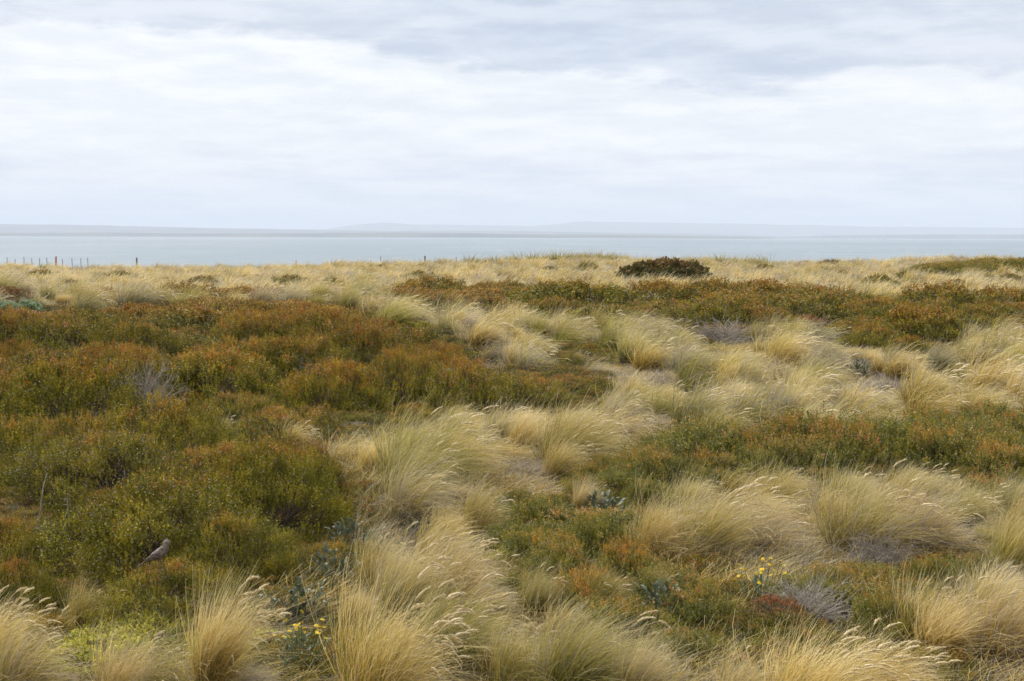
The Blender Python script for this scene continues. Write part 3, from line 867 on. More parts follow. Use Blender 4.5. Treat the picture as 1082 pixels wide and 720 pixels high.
def colour_word(t):
    g_, b_, y_ = t
    if y_ > .42: return 'greyish'
    if g_ > .62: return 'green-tinged'
    if b_ > .56: return 'pale blond'
    if b_ < .41: return 'tawny'
    return 'golden' if y_ < .12 else 'straw-coloured'


def copy_obj(src, parent=None):
    c_ = src.copy(); COL.objects.link(c_); c_.parent = parent; return c_


proto = {}
far_pts = []
nst = 0
for i, s in enumerate(spots):
    x, y, hs, wf, tint, turn, ns, th, words = s
    if not on[i] and i >= n_big: continue
    if i not in keep:
        far_pts.append((x, y, hs, wf)); continue
    L = lod(d_all[i]); v = i % 8 if L != 'far' else i % 5
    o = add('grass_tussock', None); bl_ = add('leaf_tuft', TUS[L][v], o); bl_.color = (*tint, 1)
    o.location = (x, y, float(terr(x, y)) - .01)
    o.rotation_euler = (0, 0, turn * .6 + random.gauss(0, .12))
    sx = hs * wf * .92
    o.scale = (sx, sx * random.uniform(.85, 1.1), hs * .98)
    tag(o, 'x', 'grass clump', GROUP_T)
    THINGS.append((o, words or None, colour_word(tint), 'tussock', s))
    if L in THATCH and th:
        add('dead_leaves', THATCH[L][i % len(THATCH[L])], o, (.05, 0, 0), (0, 0, random.uniform(-.2, .2)))
    if L != 'far':
        for j in range(int(ns * 1.6)):
            me = STALK[L][(i * 7 + j * 5) % len(STALK[L])]
            a = random.uniform(0, 2 * PI); rr = random.uniform(0, .17)
            q = random.uniform(.80, 1.16)
            so = add('seed_stalk', me[0], o, (math.cos(a) * rr, math.sin(a) * rr, 0), (random.gauss(0, .12), random.gauss(.0, .12), random.gauss(0, .38)), (q, q, q)); nst += 1
            add('seed_head', me[1], so)
print('tussocks', len(THINGS), 'stalks', nst, 'leftover', len(far_pts))


# ---- a small geometry-nodes scatter used only for what nobody could count
def scatter(name, pts, rotz, scales, idx, protos):
    """pts (N,3), scales (N,3)"""
    pc = bpy.data.collections.new(name + '_source')
    for k_, me in enumerate(protos):
        pc.objects.link(bpy.data.objects.new('%s_source_%02d' % (name, k_), me))
    me = bpy.data.meshes.new(name); me.vertices.add(len(pts)); me.vertices.foreach_set('co', np.asarray(pts, np.float32).ravel())
    for nm, arr, typ in (('rot', rotz, 'FLOAT_VECTOR'), ('scl', scales, 'FLOAT_VECTOR')):
        a_ = me.attributes.new(nm, typ, 'POINT'); a_.data.foreach_set('vector', np.asarray(arr, np.float32).ravel())
    a_ = me.attributes.new('idx', 'INT', 'POINT'); a_.data.foreach_set('value', np.asarray(idx, np.int32))
    ob = add(name, me)
    ng = bpy.data.node_groups.new(name, 'GeometryNodeTree')
    ng.interface.new_socket('Geometry', in_out='INPUT', socket_type='NodeSocketGeometry')
    ng.interface.new_socket('Geometry', in_out='OUTPUT', socket_type='NodeSocketGeometry')
    N = ng.nodes; Lk = ng.links
    gi = N.new('NodeGroupInput'); go = N.new('NodeGroupOutput')
    ip = N.new('GeometryNodeInstanceOnPoints'); ci = N.new('GeometryNodeCollectionInfo')
    ci.inputs['Collection'].default_value = pc; ci.inputs['Separate Children'].default_value = True; ci.inputs['Reset Children'].default_value = True
    ip.inputs['Pick Instance'].default_value = True
    def na(nm, dt):
        q = N.new('GeometryNodeInputNamedAttribute'); q.data_type = dt; q.inputs['Name'].default_value = nm; return q.outputs['Attribute']
    er = N.new('FunctionNodeEulerToRotation'); Lk.new(na('rot', 'FLOAT_VECTOR'), er.inputs[0])
    Lk.new(gi.outputs[0], ip.inputs['Points']); Lk.new(ci.outputs[0], ip.inputs['Instance'])
    Lk.new(na('idx', 'INT'), ip.inputs['Instance Index']); Lk.new(er.outputs[0], ip.inputs['Rotation'])
    Lk.new(na('scl', 'FLOAT_VECTOR'), ip.inputs['Scale']); Lk.new(ip.outputs[0], go.inputs[0])
    md = ob.modifiers.new('scatter', 'NODES'); md.node_group = ng
    return tag(ob, kind='stuff')


def as_mat(me, mat):
    m2 = me.copy(); m2.materials.clear(); m2.materials.append(mat); return m2


# ---- the far dune field, thousands of clumps
def far_filt(x, y):
    z = terr(x, y); px, py, d = project(np.stack([x, y, z + 0.30], -1))
    return ~in_any(HEATH_A, px, py)


rng = np.random.default_rng(33)
ff = poisson(rng, 47.0, 136.0, lambda y: .95 if y < 80 else 1.05, 30000, 4.0, far_filt)
fp = [(x, y, rng.uniform(.65, 1.15), rng.uniform(.9, 1.5)) for x, y in ff] + far_pts
P = np.array([(a, b_, float(terr(a, b_)) - .02) for a, b_, _, _ in fp])
nn = len(fp)
sc = np.array([(h_ * w_, h_ * w_, h_ * .95) for _, _, h_, w_ in fp])
idx = rng.integers(0, 5, nn)
# thin short tufts that knit the big tussocks together
tiny = poisson(rng, 7.5, 48.0, lambda y: .58 if y < 20 else .78, 26000, 1.0, lambda x, y: grass_filt(x, y) & ~in_any(KEEP, *project(np.stack([x, y, terr(x, y) + .15], -1))[:2]))
tiny = [(x, y, q_) for x, y in tiny for q_ in [clear_height(x, y, rng.uniform(.26, .48))] if q_ > .2]
P = np.concatenate([P, np.array([(a, b_, float(terr(a, b_)) - .01) for a, b_, _ in tiny])])
tw = rng.uniform(1.0, 1.5, len(tiny)); th_ = np.array([q_[2] for q_ in tiny])
sc = np.concatenate([sc, np.stack([th_ * tw, th_ * tw, th_], -1)]); idx = np.concatenate([idx, rng.integers(5, 9, len(tiny))]); nn = len(P)
scatter('dune_grass', P, np.stack([np.zeros(nn), np.zeros(nn), rng.normal(0, .35, nn)], -1), sc, idx, [as_mat(m_, M_grass_far) for m_ in TUS['far'][:5] + TUS['mid'][4:8]])
print('far clumps', nn)

# ---- heath and box-leaved shrubs --------------------------------------------------
GROUP_H = 'low heath shrubs covering the dune'; GROUP_B = 'box-leaved shrubs between the tussocks'


def shrub(name, L, sets, i, x, y, R, hf, tint, cat, group, words, noun, zoff=-.02):
    hd = hides(x, y, R)
    if hd == 2 and R > .5: R *= .5; hd = hides(x, y, R)
    if hd == 2: return None
    if hd == 1: hf *= .6
    me = sets[L][i % len(sets[L])]
    o = add(name, None, None, (x, y, float(terr(x, y)) + zoff), (0, 0, random.uniform(0, 2 * PI)), (R, R * random.uniform(.8, 1.15), R * hf))
    fo = add('foliage', me, o); fo.color = (*tint, 1); tag(o, 'x', cat, group)
    add('stems', STEMS[i % 4], o)
    THINGS.append((o, words, None, noun, None)); return o


rng = np.random.default_rng(44)
hs_all = []
for polys, kindk in ((HEATH_A, 'h'), (BERB_A, 'b')):
    def filt(x, y, polys=polys):
        z = terr(x, y); px, py, d = project(np.stack([x, y, z + (.30 if kindk == 'h' else .25)], -1)); return in_any(polys, px, py)
    y0, y1 = (7.5, 112) if kindk == 'h' else (7.5, 26)
    sp_ = (lambda y: .74 if y < 16 else (.96 if y < 26 else (1.22 if y < 42 else 1.95))) if kindk == 'h' else (lambda y: .50)
    pts = poisson(rng, y0, y1, sp_, 26000, 1.2, filt)
    print('SHRUBS', kindk, len(pts))
    for (x, y) in pts: hs_all.append((kindk, x, y))


CLEAR = [pix_ground(a, b_) for a, b_ in ((152, 452), (92, 486), (335, 416), (505, 400), (124, 492), (100, 418), (235, 467), (128, 668), (372, 592), (350, 622), (398, 604), (55, 578), (525, 414),
         (110, 690), (160, 675), (240, 690), (800, 650), (850, 660), (635, 556), (432, 350), (318, 700), (930, 606), (856, 352), (310, 482))]


def hides(x, y, R):
    """does a shrub here stand on or right in front of one of the odd plants among the heath"""
    for q in CLEAR:
        dl = math.hypot(q[0], q[1]); ux, uy = q[0] / dl, q[1] / dl
        rx, ry = x - q[0], y - q[1]; along = -(rx * ux + ry * uy); lat = abs(rx * uy - ry * ux)
        if -R * .6 < along < R * 1.0 and lat < R * .7 + .1: return 2
        if 0 < along < 1.1 and lat < R * .6: return 1
    return 0


def fit(polys, x, y, R):
    a = np.arange(8) * PI / 4
    for k_ in (1, .85, .7, .55, .42, .3):
        xx = x + np.cos(a) * R * k_ * .85; yy = y + np.sin(a) * R * k_ * .85
        px, py, _ = project(np.stack([xx, yy, terr(xx, yy) + .25], -1))
        if in_any(polys, px, py).sum() >= 7: return R * k_
    return R * .28


for i, (kk, x, y) in enumerate(hs_all):
    d = math.hypot(x, y); L = 'near' if d < 16 else ('mid' if d < 30 else 'far')
    u = rng.uniform(0, 1, 6)
    px, py, _ = project([(x, y, float(terr(x, y)) + .3)]); px = px[0]; py = py[0]
    if kk == 'h':
        R = (.60 + .40 * u[0]) if d < 16 else ((.62 + .45 * u[0]) if d < 27 else ((.85 + .6 * u[0]) if d < 44 else 1.5 + .8 * u[0]))
        hf = (.80 + .75 * u[1]) * (1.15 if d < 16 else (1.25 if d < 26 else 1.05))
        if d > 42: hf *= .7
        red = .30 + .5 * u[2]; br = .42 + .22 * u[3]
        if py < 395 and px < 530: red += .10 + (.16 if py < 345 else 0); br -= .08          # the mound: rusty tops
        elif px < 530 and py < 480: red += .06; br += .08
        elif py > 480 and px < 530: red += -.02; br += .02
        if px > 640 and py < 380: red -= .02 - (.15 if py < 322 else 0); br -= .02
        gy = .04 + .10 * u[4] ** 3
        R = fit(HEATH_A, x, y, R)
        for f_ in ((1.0, .85, .7, .55, .45) if (d < 42 or py < 300) else (1.0, .85)):
            ax_ = np.array([(x + dx, y, float(terr(x, y)) + R * hf * f_ * .60) for dx in (-R * .4, 0, R * .4)]); qx, qy, _ = project(ax_)
            if d < 19 or in_any(HEATH_A, qx, qy + 1.5).sum() >= 2: break
        hf *= f_
        wc = 'rust-topped' if red > .74 else ('ochre-green' if red > .58 else ('olive' if red > .42 else 'green'))
        if px > 640 and py < 300: red = .3; br = .55
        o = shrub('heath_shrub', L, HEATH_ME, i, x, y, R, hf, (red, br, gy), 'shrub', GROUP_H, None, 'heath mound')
    else:
        R = max(.34, fit(BERB_A, x, y, .45 + .35 * u[0])); hf = .95 + .6 * u[1]; red = .0 + .52 * u[2]; br = .40 + .2 * u[3]; gy = .05
        if px > 540 and 560 < py < 650 and px < 720: red += .15; br += .12
        wc = 'red-tinged' if red > .55 else ('olive-leaved' if red > .4 else 'dark green')
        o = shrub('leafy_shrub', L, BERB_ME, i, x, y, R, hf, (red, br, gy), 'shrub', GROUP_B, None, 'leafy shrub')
    if o is None: continue
    t_ = THINGS[-1]; THINGS[-1] = (t_[0], None, wc, t_[3], None)


# ---- ground cover between everything: fine dead grass and small sprigs
def litter_mesh(seed, n, mat, h=.14, wid=.004):
    rg = np.random.default_rng(seed)
    base = np.concatenate([rg.uniform(-.42, .42, (n, 2)), np.zeros((n, 1))], 1)
    d = unit(np.stack([rg.normal(.7, .7, n), rg.normal(0, .7, n), rg.uniform(.1, 1.2, n)], -1)); ln = h * rg.uniform(.5, 1.8, n)
    P_ = np.stack([base, base + d * ln[:, None] * .55, base + d * ln[:, None] + np.array([.03, 0, -.03])], 1)
    P_[..., 2] = np.maximum(P_[..., 2], .003)
    Wd = unit(rg.normal(0, 1, (n, 3)) * [1, 1, .4]); pr = np.array([1, .8, .25])[None] * wid * .5 * rg.uniform(.7, 1.3, n)[:, None]
    V, Q, A = strips(P_, Wd, pr, rg.uniform(0, 1, n), np.zeros(n))
    return mesh_np('litter', V, Q, mat=mat, attr=A)


rng = np.random.default_rng(55)
LIT = [litter_mesh(300, 900, m_th, .10), litter_mesh(301, 1100, M_grass_far, .13), litter_mesh(302, 1100, M_grass_far, .10), litter_mesh(303, 1200, M_grass_far, .15)]
pts = poisson(rng, 6.0, 56.0, lambda y: .36 if y < 18 else .50, 30000, 1.0, lambda x, y: ~(in_any(HEATH_A, *project(np.stack([x, y, terr(x, y) + .15], -1))[:2]) | in_any(BERB_A, *project(np.stack([x, y, terr(x, y) + .15], -1))[:2])))
P = np.array([(a, b_, float(terr(a, b_))) for a, b_ in pts]); nn = len(P)
q = rng.uniform(.9, 1.4, nn)
scatter('dry_grass', P, np.stack([np.zeros(nn), np.zeros(nn), rng.normal(0, .5, nn)], -1), np.stack([q, q, q], -1), rng.integers(0, 4, nn), LIT)


# ---- dead grey bushes
def dead_bush(px, py, R, hf, words, i):
    p_ = pix_ground(px, py)
    o = add('dead_bush', DEADT[i % 3], None, (p_[0], p_[1], p_[2] - .01), (0, 0, i * 1.3), (R, R, R * hf))
    tag(o, words, 'dead bush', 'dead grey bushes'); return o


for i, (px, py, R, hf, wd) in enumerate([
    (152, 447, .52, 1.75, 'bushy grey dead shrub sticking up out of the ochre heath'),
    (92, 484, .42, 1.35, 'brown-grey dead twigs beside the patch of rusty leaves'),
    (335, 414, .60, 1.0, 'low pale dead twigs in the heath below the dark mound'),
    (440, 492, .22, 1.2, 'small tangle of bare twigs above the swept green-tinged tussock'),
    (505, 400, .55, .8, 'grey dead twigs at the right-hand foot of the rusty mound'),
    (692, 410, .75, .45, 'flat mauve-grey dead cushion left of the dark olive tussock'),
    (765, 366, 1.1, .7, 'dark tangle of bare branches under the right heath band'),
    (935, 416, .9, .35, 'flat mauve-grey dead cushion among the right-hand plumes'),
    (545, 502, .55, .35, 'flat grey dead cushion between bleached straw and tawny tussocks'),
    (850, 660, .36, 1.0, 'bare grey twiggy bush in front of the broad swept tussock'),
    (930, 606, .34, 1.2, 'bare twigs poking from the red-tinged shrubs near the lower right'),
    (640, 560, .3, .7, 'small bare twigs beside the blue-green leafy plant'),
    (665, 333, 1.0, .5, 'grey bare patch of twigs in the middle of the heath band'),
    (800, 468, .35, .9, 'pale lichened twigs on top of the central leafy shrubs'),
]):
    dead_bush(px, py, R, hf, wd, i)

# low heath carpet that closes the gaps between the mounds
rng = np.random.default_rng(66)
cp = poisson(rng, 8.0, 60.0, lambda y: .33 if y < 26 else .60, 40000, 1.0, lambda x, y: in_any(HEATH_A + BERB_A, *project(np.stack([x, y, terr(x, y) + .10], -1))[:2]))
P = np.array([(a, b_, float(terr(a, b_)) - .03) for a, b_ in cp]); nn = len(P)
q = rng.uniform(.30, .45, nn) * np.where(P[:, 1] > 26, 1.5, 1)
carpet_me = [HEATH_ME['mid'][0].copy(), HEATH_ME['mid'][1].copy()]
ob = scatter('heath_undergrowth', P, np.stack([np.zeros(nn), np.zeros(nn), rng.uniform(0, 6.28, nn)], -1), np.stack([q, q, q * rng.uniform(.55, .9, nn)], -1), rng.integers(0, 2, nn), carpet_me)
ob.color = (.55, .30, .08, 1)

# upright dead sticks in the near heath
stick_words = ['tall pale dead stick standing in the left heath', 'short pale dead stick in front of the tall one', 'thin dead stick with stubs right of the rusty leaves',
               'broken white dead stub farthest right of the heath sticks', 'thin grey dead stick between the two pale ones']
for i, (px, py, h) in enumerate([(38, 500, .34), (68, 522, .24), (135, 495, .24), (173, 487, .26), (92, 505, .22)]):
    p_ = pix_ground(px, py, h + .18); p_[2] -= h + .18
    rg = np.random.default_rng(400 + i)
    z = np.linspace(0, h + .18, 9)[:, None]
    path = np.concatenate([np.cumsum(rg.normal(.004, .006, (9, 2)), 0), z], 1)
    V = []; Q = []; n0 = 0
    segs = [(path, .0085)]
    for j in range(9):
        b_ = path[rg.integers(2, 8)]; dr = unit(rg.normal(0, 1, 3) + [0, 0, .6]) * rg.uniform(.02, .06)
        segs.append((b_ + dr * np.linspace(0, 1, 4)[:, None], .004))
    for pth, rad in segs:
        K_ = len(pth); tg = unit(np.gradient(pth, axis=0)); s_ = unit(np.cross(tg, [.1, .9, .3])); u_ = np.cross(s_, tg)
        rr = rad * np.linspace(1, .45, K_)[:, None]
        ring = np.stack([pth + (s_ * math.cos(a) + u_ * math.sin(a)) * rr for a in np.arange(5) * 2 * PI / 5], 1); V.append(ring.reshape(-1, 3))
        for k_ in range(K_ - 1):
            for j in range(5):
                a = n0 + k_ * 5 + j; b2 = n0 + k_ * 5 + (j + 1) % 5; Q.append((a, b2, b2 + 5, a + 5))
        n0 += K_ * 5
    o = add('dead_stick', mesh_np('dead_stick', np.concatenate(V), Q, mat=M_dead), None, (p_[0], p_[1], p_[2]), (random.gauss(0, .06), .1, i))
    tag(o, stick_words[i], 'dead stick', 'dead sticks in the heath')


# ---- silvery leafy plants: lobed blue-green leaves
def lobed_leaf(rg, L, W):
    """a pinnately lobed leaf, folded and arching, as quads"""
    n = 7; V = []; Q = []
    for i in range(n):
        t = i / (n - 1); w_ = W * math.sin(min(1, t * .92 + .08) * PI) ** .7 * (1.0 if i % 2 else .5)
        z = L * .30 * math.sin(t * PI * .8); x = L * t
        V += [(x, -w_, z + w_ * .25), (x, 0, z), (x + (0.2 * w_ if i % 2 else 0), w_, z + w_ * .25)]
    for i in range(n - 1):
        a = i * 3; Q += [(a, a + 1, a + 4, a + 3), (a + 1, a + 2, a + 5, a + 4)]
    return np.array(V), np.array(Q)


def silver_mesh(seed, n=110, R=.30, H=.30, leaf=.075):
    rg = np.random.default_rng(seed); VV = []; QQ = []; AA = []; n0 = 0
    for i in range(n):
        V, Q = lobed_leaf(rg, leaf * rg.uniform(.6, 1.3), leaf * .24)
        el = rg.uniform(.0, 1.2); a = rg.uniform(0, 6.28)
        M = np.array(Euler((rg.normal(0, .3), -el, a)).to_matrix()); r_ = R * rg.uniform(.15, .85)
        V = V @ M.T + [math.cos(a) * r_, math.sin(a) * r_, H * rg.uniform(.15, 1.0) * (1 - .5 * r_ / R)]
        VV.append(V); QQ.append(Q + n0); n0 += len(V); k_ = rg.uniform(0, 1)
        AA.append(np.tile([k_, .4, rg.uniform(0, .9), 1], (len(V), 1)))
    return mesh_np('silver_leaves', np.concatenate(VV), np.concatenate(QQ), mat=M_silver, attr=np.concatenate(AA))


SIL = [silver_mesh(500 + i) for i in range(3)] + [silver_mesh(510, 120, .36, .26, .07)]
V, Q, A = shrub_data(520, 2500, .05, R=.36, H=.3, lumps=9, sprig_len=.05, nl=5, rag=.05, leafw=.2)
SILB = mesh_np('silver_leaves', V, Q, mat=M_silver, attr=A)
for i, (px, py, s, wd) in enumerate([
    (372, 592, 1.0, 'tall blue-green lobed plant at the edge of the left heath'),
    (350, 622, .9, 'blue-green leafy plant below the tallest blue-green one'),
    (398, 604, .9, 'blue-green leafy plant left of the small fanned gold tuft'),
    (448, 572, .7, 'grey-green leaves tucked behind the small fanned gold tuft'),
    (528, 560, .9, 'grey-green feathery plant right of the upright olive-gold tuft'),
    (545, 545, .8, 'grey-green plant beside the central leafy shrubs'),
    (635, 556, 1.0, 'blue-green leafy plant below the small brownish tuft'),
    (128, 668, .55, 'grey-green rosettes behind the yellow-green cushions'),
    (178, 662, .6, 'silvery rosettes at the foot of the feathery golden stalks'),
    (315, 660, .9, 'sea-green drooping plant above the yellow flowers'),
    (55, 578, .7, 'pale silvery plant inside the left heath'),
    (525, 414, .6, 'small teal plant at the end of the heath in mid field'),
    (908, 400, 1.1, 'green leafy plant in front of the right heath band'),
    (5, 338, 1.2, 'pale silvery bush at the far left behind the heath'),
    (30, 333, 1.0, 'smaller pale silvery bush beside the far left one'),
    (890, 655, .55, 'bright green leafy plant by the bare grey twiggy bush'),
    (700, 664, .9, 'teal leafy plant in front of the amber-green tufts'),
]):
    p_ = pix_ground(px, py)
    o = add('leafy_plant', None, None, tuple(p_ - [0, 0, .01]), (0, 0, i * 1.9), (s, s, s * 1.1))
    fo = add('leaves', SIL[i % 4] if px > 40 or i < 10 else SILB, o); fo.color = (.5, -.12 if px > 40 else 1.2, 0, 1); add('stem', STEMS[i % 4], o, (0, 0, 0), (0, 0, 0), (.28, .28, .5))
    tag(o, wd, 'plant', 'grey-green leafy plants')

# ---- rust-leaved patches
RUSTM = shrub_material('rust_leaves', [(0.07, 0.07, 0.016), (0.16, 0.12, 0.03), (0.22, 0.12, 0.03)], [(0.32, 0.11, 0.035), (0.22, 0.09, 0.03), (0.36, 0.16, 0.06)], .22, 2)
V, Q, A = shrub_data(600, 900, .035, H=.45, sprig_len=.10, nl=6, rag=.1); rme = mesh_np('rust_foliage', V, Q, mat=RUSTM, attr=A)
for i, (px, py, s, wd) in enumerate([
    (124, 492, .26, 'patch of rust-red leaves in the left heath by the dead twigs'),
    (100, 418, .28, 'pinkish rust-leaved bush left of the bushy grey dead shrub'),
    (856, 352, .9, 'rust-leaved bush in the right heath band'),
    (5, 322, .9, 'rust-orange bush at the left edge behind the heath'),
    (798, 362, .6, 'small rusty bush beside the dark tangle of branches'),
    (640, 508, .20, 'little red-leaved bush left of the central leafy shrubs'),
    (820, 668, .24, 'red-leaved bush in front of the yellow flowers on the right'),
]):
    p_ = pix_ground(px, py)
    o = add('rusty_bush', None, None, tuple(p_ + [0, 0, .10 if s < .5 else 0]), (0, 0, i), (s, s, s)); fo = add('foliage', rme, o); fo.color = (.6, .42, .05, 1)
    add('stems', STEMS[i % 4], o); tag(o, wd, 'bush', 'rust-leaved bushes')

# ---- yellow-green cushions
V, Q, A = shrub_data(620, 2600, .026, H=.42, lumps=12, lump_amp=.25, sprig_len=.07, nl=7, rag=.02); yme = mesh_np('cushion_foliage', V, Q, mat=M_yg, attr=A)
for i, (px, py, s, wd) in enumerate([
    (95, 702, .42, 'bright yellow-green cushion plant nearest the lower left corner'),
    (128, 682, .40, 'yellow-green cushion right of the small olive-gold tuft'),
    (160, 672, .36, 'yellow-green cushion behind the feathery golden stalks'),
    (245, 690, .36, 'yellow-green cushion right of the tall golden tussock'),
    (538, 596, .26, 'small yellow-green cushion between tussock and amber shrubs'),
    (515, 590, .18, 'tiny yellow-green tuft right of the upright olive-gold tuft'),
    (432, 350, .62, 'bright yellow cushion in the gap beyond the rusty mound'),
    (8, 672, .25, 'yellow-green tuft under the nodding seed heads'),
]):
    p_ = pix_ground(px, py)
    o = add('cushion_plant', None, None, tuple(p_ - [0, 0, .01]), (0, 0, i * 2.1), (s, s, s * .9)); fo = add('foliage', yme, o); fo.color = (.5 if px != 420 else .9, .62, 0, 1)
    add('stems', STEMS[i % 4], o); tag(o, wd, 'plant', 'yellow-green cushion plants')


# ---- yellow daisies
def flower_mesh():
    V = [(0, 0, .008)]; T = []; A = []
    n = 10
    for i in range(n):
        a = 2 * PI * i / n; b0, b1 = a - .26, a + .26
        k_ = len(V); V += [(math.cos(b0) * .016, math.sin(b0) * .016, .006), (math.cos(a) * .023, math.sin(a) * .023, .001), (math.cos(b1) * .016, math.sin(b1) * .016, .006)]
        T += [(0, k_, k_ + 1), (0, k_ + 1, k_ + 2)]
    return mesh_np('petals', V, tris=T, mat=M_petal)


def disc_mesh():
    V = [(0, 0, .012)] + [(math.cos(i * PI / 4) * .008, math.sin(i * PI / 4) * .008, .008) for i in range(8)]
    return mesh_np('disc', V, tris=[(0, 1 + i, 1 + (i + 1) % 8) for i in range(8)], mat=M_disc)


FM, DM = flower_mesh(), disc_mesh()
for fi, (px, py, n, sp2, wd) in enumerate([(318, 712, 22, .14, 'cluster of yellow daisies beside the bright gold tussock'),
                                           (800, 645, 24, .15, 'cluster of yellow daisies in front of the greyish tussock')]):
    p_ = pix_ground(px, py); rg = np.random.default_rng(700 + fi)
    root = add('yellow_flowers', None, None, tuple(p_)); tag(root, wd, 'flowers', 'yellow daisies')
    root.name = 'daisy_plant'
    VV = []; QQ = []; n0 = 0; heads = []
    for j in range(n):
        a = rg.uniform(0, 6.28); r_ = sp2 * math.sqrt(rg.uniform(0, 1)); h_ = rg.uniform(.20, .36)
        end = np.array([math.cos(a) * r_ * 1.25, math.sin(a) * r_, h_]); st = end * [.35, .35, 0]
        pth = st + (end - st) * np.linspace(0, 1, 4)[:, None]
        for k_ in range(4):
            for dx, dy in ((.002, 0), (-.001, .0017), (-.001, -.0017)): VV.append(pth[k_] + [dx, dy, 0])
        for k_ in range(3):
            for m_ in range(3):
                a0 = n0 + k_ * 3 + m_; b0 = n0 + k_ * 3 + (m_ + 1) % 3; QQ.append((a0, b0, b0 + 3, a0 + 3))
        n0 += 12; heads.append(end)
    add('flower_stems', mesh_np('flower_stems', VV, QQ, mat=M_gstem), root)
    lf = add('leaves', SIL[fi], root, (0, 0, 0), (0, 0, fi), (.62, .62, .8)); lf.color = (.5, .4, 0, 1)
    for e in heads:
        f_ = add('flower_head', FM, root, tuple(e), (rg.normal(.35, .3), rg.normal(0, .3), rg.uniform(0, 6)), (.68, .68, .68))
        add('disc', DM, f_)

# ---- the one dark bush in the far field
V, Q, A = shrub_data(640, 9000, .06, H=.55, lumps=14, lump_amp=.3, sprig_len=.09, nl=5, rag=.02); V2, Q2, A2 = V, Q, A
p_ = pix_ground(702, 303)
dk = mesh_np('dark_foliage', V, Q, mat=M_dark, attr=A)
o = add('dark_bush', None, None, tuple(p_ - [0, 0, .28]), (0, 0, .4), (2.75, 1.8, 2.8)); fo = add('foliage', dk, o); fo.color = (.40, .55, .03, 1)
add('stems', STEMS[0], o); tag(o, 'dark wind-bent bush standing alone in the far straw grass', 'bush')

# ---- green beach grass on the crest and small dark bushes there
gm = as_mat(TUS['far'][2], M_grass)
gw = ['green beach grass on the crest above the middle heath']
rg = np.random.default_rng(77)
crest = [(565 + i * 11, 278 - 1.5 * math.sin(i / 8 * PI)) for i in range(9)] + [(760 + i * 11, 278) for i in range(5)] + [(500, 280), (520, 280), (545, 279)]
for i, (px, py) in enumerate(crest):
    x = (px - 541) / FPX * 119; y = 119 + rg.uniform(-3, 3)
    s = rg.uniform(1.35, 1.75)
    o = add('beach_grass_clump', gm, None, (x, y, float(terr(x, y))), (0, 0, rg.uniform(0, 6)), (s * 1.3, s * 1.3, s)); o.color = (1.3, .20 + .1 * rg.uniform(), .05, 1)
    side = 'middle' if px < 700 else 'right'
    tag(o, 'low green beach grass tuft on the dune crest ' + ('right of the dark bush' if px > 700 else 'left of the dark bush'), 'grass clump', 'green beach grass on the crest, ' + side)
for i, (px, py, s, wd) in enumerate([(433, 300, .9, 'olive clump of low bushes left in the far straw grass above the heath'),
                                     (112, 300, 1.1, 'rounded green bush in the far straw grass at the left'),
                                     (850, 284, 1.2, 'small dark bush on the crest right of the lone dark bush'),
                                     (876, 284, 1.3, 'second small dark bush on the crest toward the right hill'),
                                     (175, 304, .9, 'small green bush in the straw grass beyond the mound'),
                                     (350, 310, 1.1, 'green bush in the straw just beyond the mound top'),
                                     (15, 304, 1.0, 'green bush in the far straw at the left edge')]):
    p_ = pix_ground(px, py)
    o = add('low_bush', None, None, tuple(p_), (0, 0, i), (s, s, s)); fo = add('foliage', HEATH_ME['far'][i % 4], o); add('stems', STEMS[i % 4], o); fo.color = (.2 if 'green' in wd else .6, .35, .05, 1); tag(o, wd, 'bush', 'small bushes in the far grass')

rg = np.random.default_rng(91)
for i in range(34):
    px = rg.uniform(0, 1082); py = rg.uniform(286, 312)
    if in_any(HEATH_A, px, py - 4) or abs(px - 700) < 70: continue
    p_ = pix_ground(px, py); s = rg.uniform(.6, 1.25); gy_ = rg.uniform()
    o = add('low_bush', None, None, tuple(p_ - [0, 0, .02]), (0, 0, i), (s * 1.2, s, s * 1.25)); fo = add('foliage', HEATH_ME['far'][i % 4], o); add('stems', STEMS[i % 4], o)
    fo.color = (.2 + .5 * gy_, .25 + .2 * rg.uniform(), .05, 1); tag(o, 'x', 'bush', 'small bushes in the far grass')
    THINGS.append((o, None, 'dark' if gy_ < .5 else 'brownish', 'bush in straw', None))

# ---- fence posts beyond the crest
M_post = plain('weathered_post', (0.10, 0.085, 0.075), (0.20, 0.175, 0.15), 30, stretch=(1, 1, .15))
M_orange = plain('orange_post', (0.42, 0.11, 0.035), (0.52, 0.17, 0.06), 12)


def post_mesh(name, w_, h_, mat, n=8):
    """round post with a slightly chamfered, sloping top"""
    V = []; Q = []; rings = [(0, 1), (h_ * .5, .97), (h_ - .03, .93), (h_, .7)]
    for z, s in rings:
        for j in range(n):
            a = 2 * PI * j / n; V.append((math.cos(a) * w_ * s, math.sin(a) * w_ * s, z + (.015 * math.cos(a) if z == h_ else 0)))
    for k_ in range(3):
        for j in range(n): Q.append((k_ * n + j, k_ * n + (j + 1) % n, (k_ + 1) * n + (j + 1) % n, (k_ + 1) * n + j))
    V.append((0, 0, h_)); T = [(3 * n + j, 3 * n + (j + 1) % n, 4 * n) for j in range(n)]
    return mesh_np(name, V, Q, T, mat)


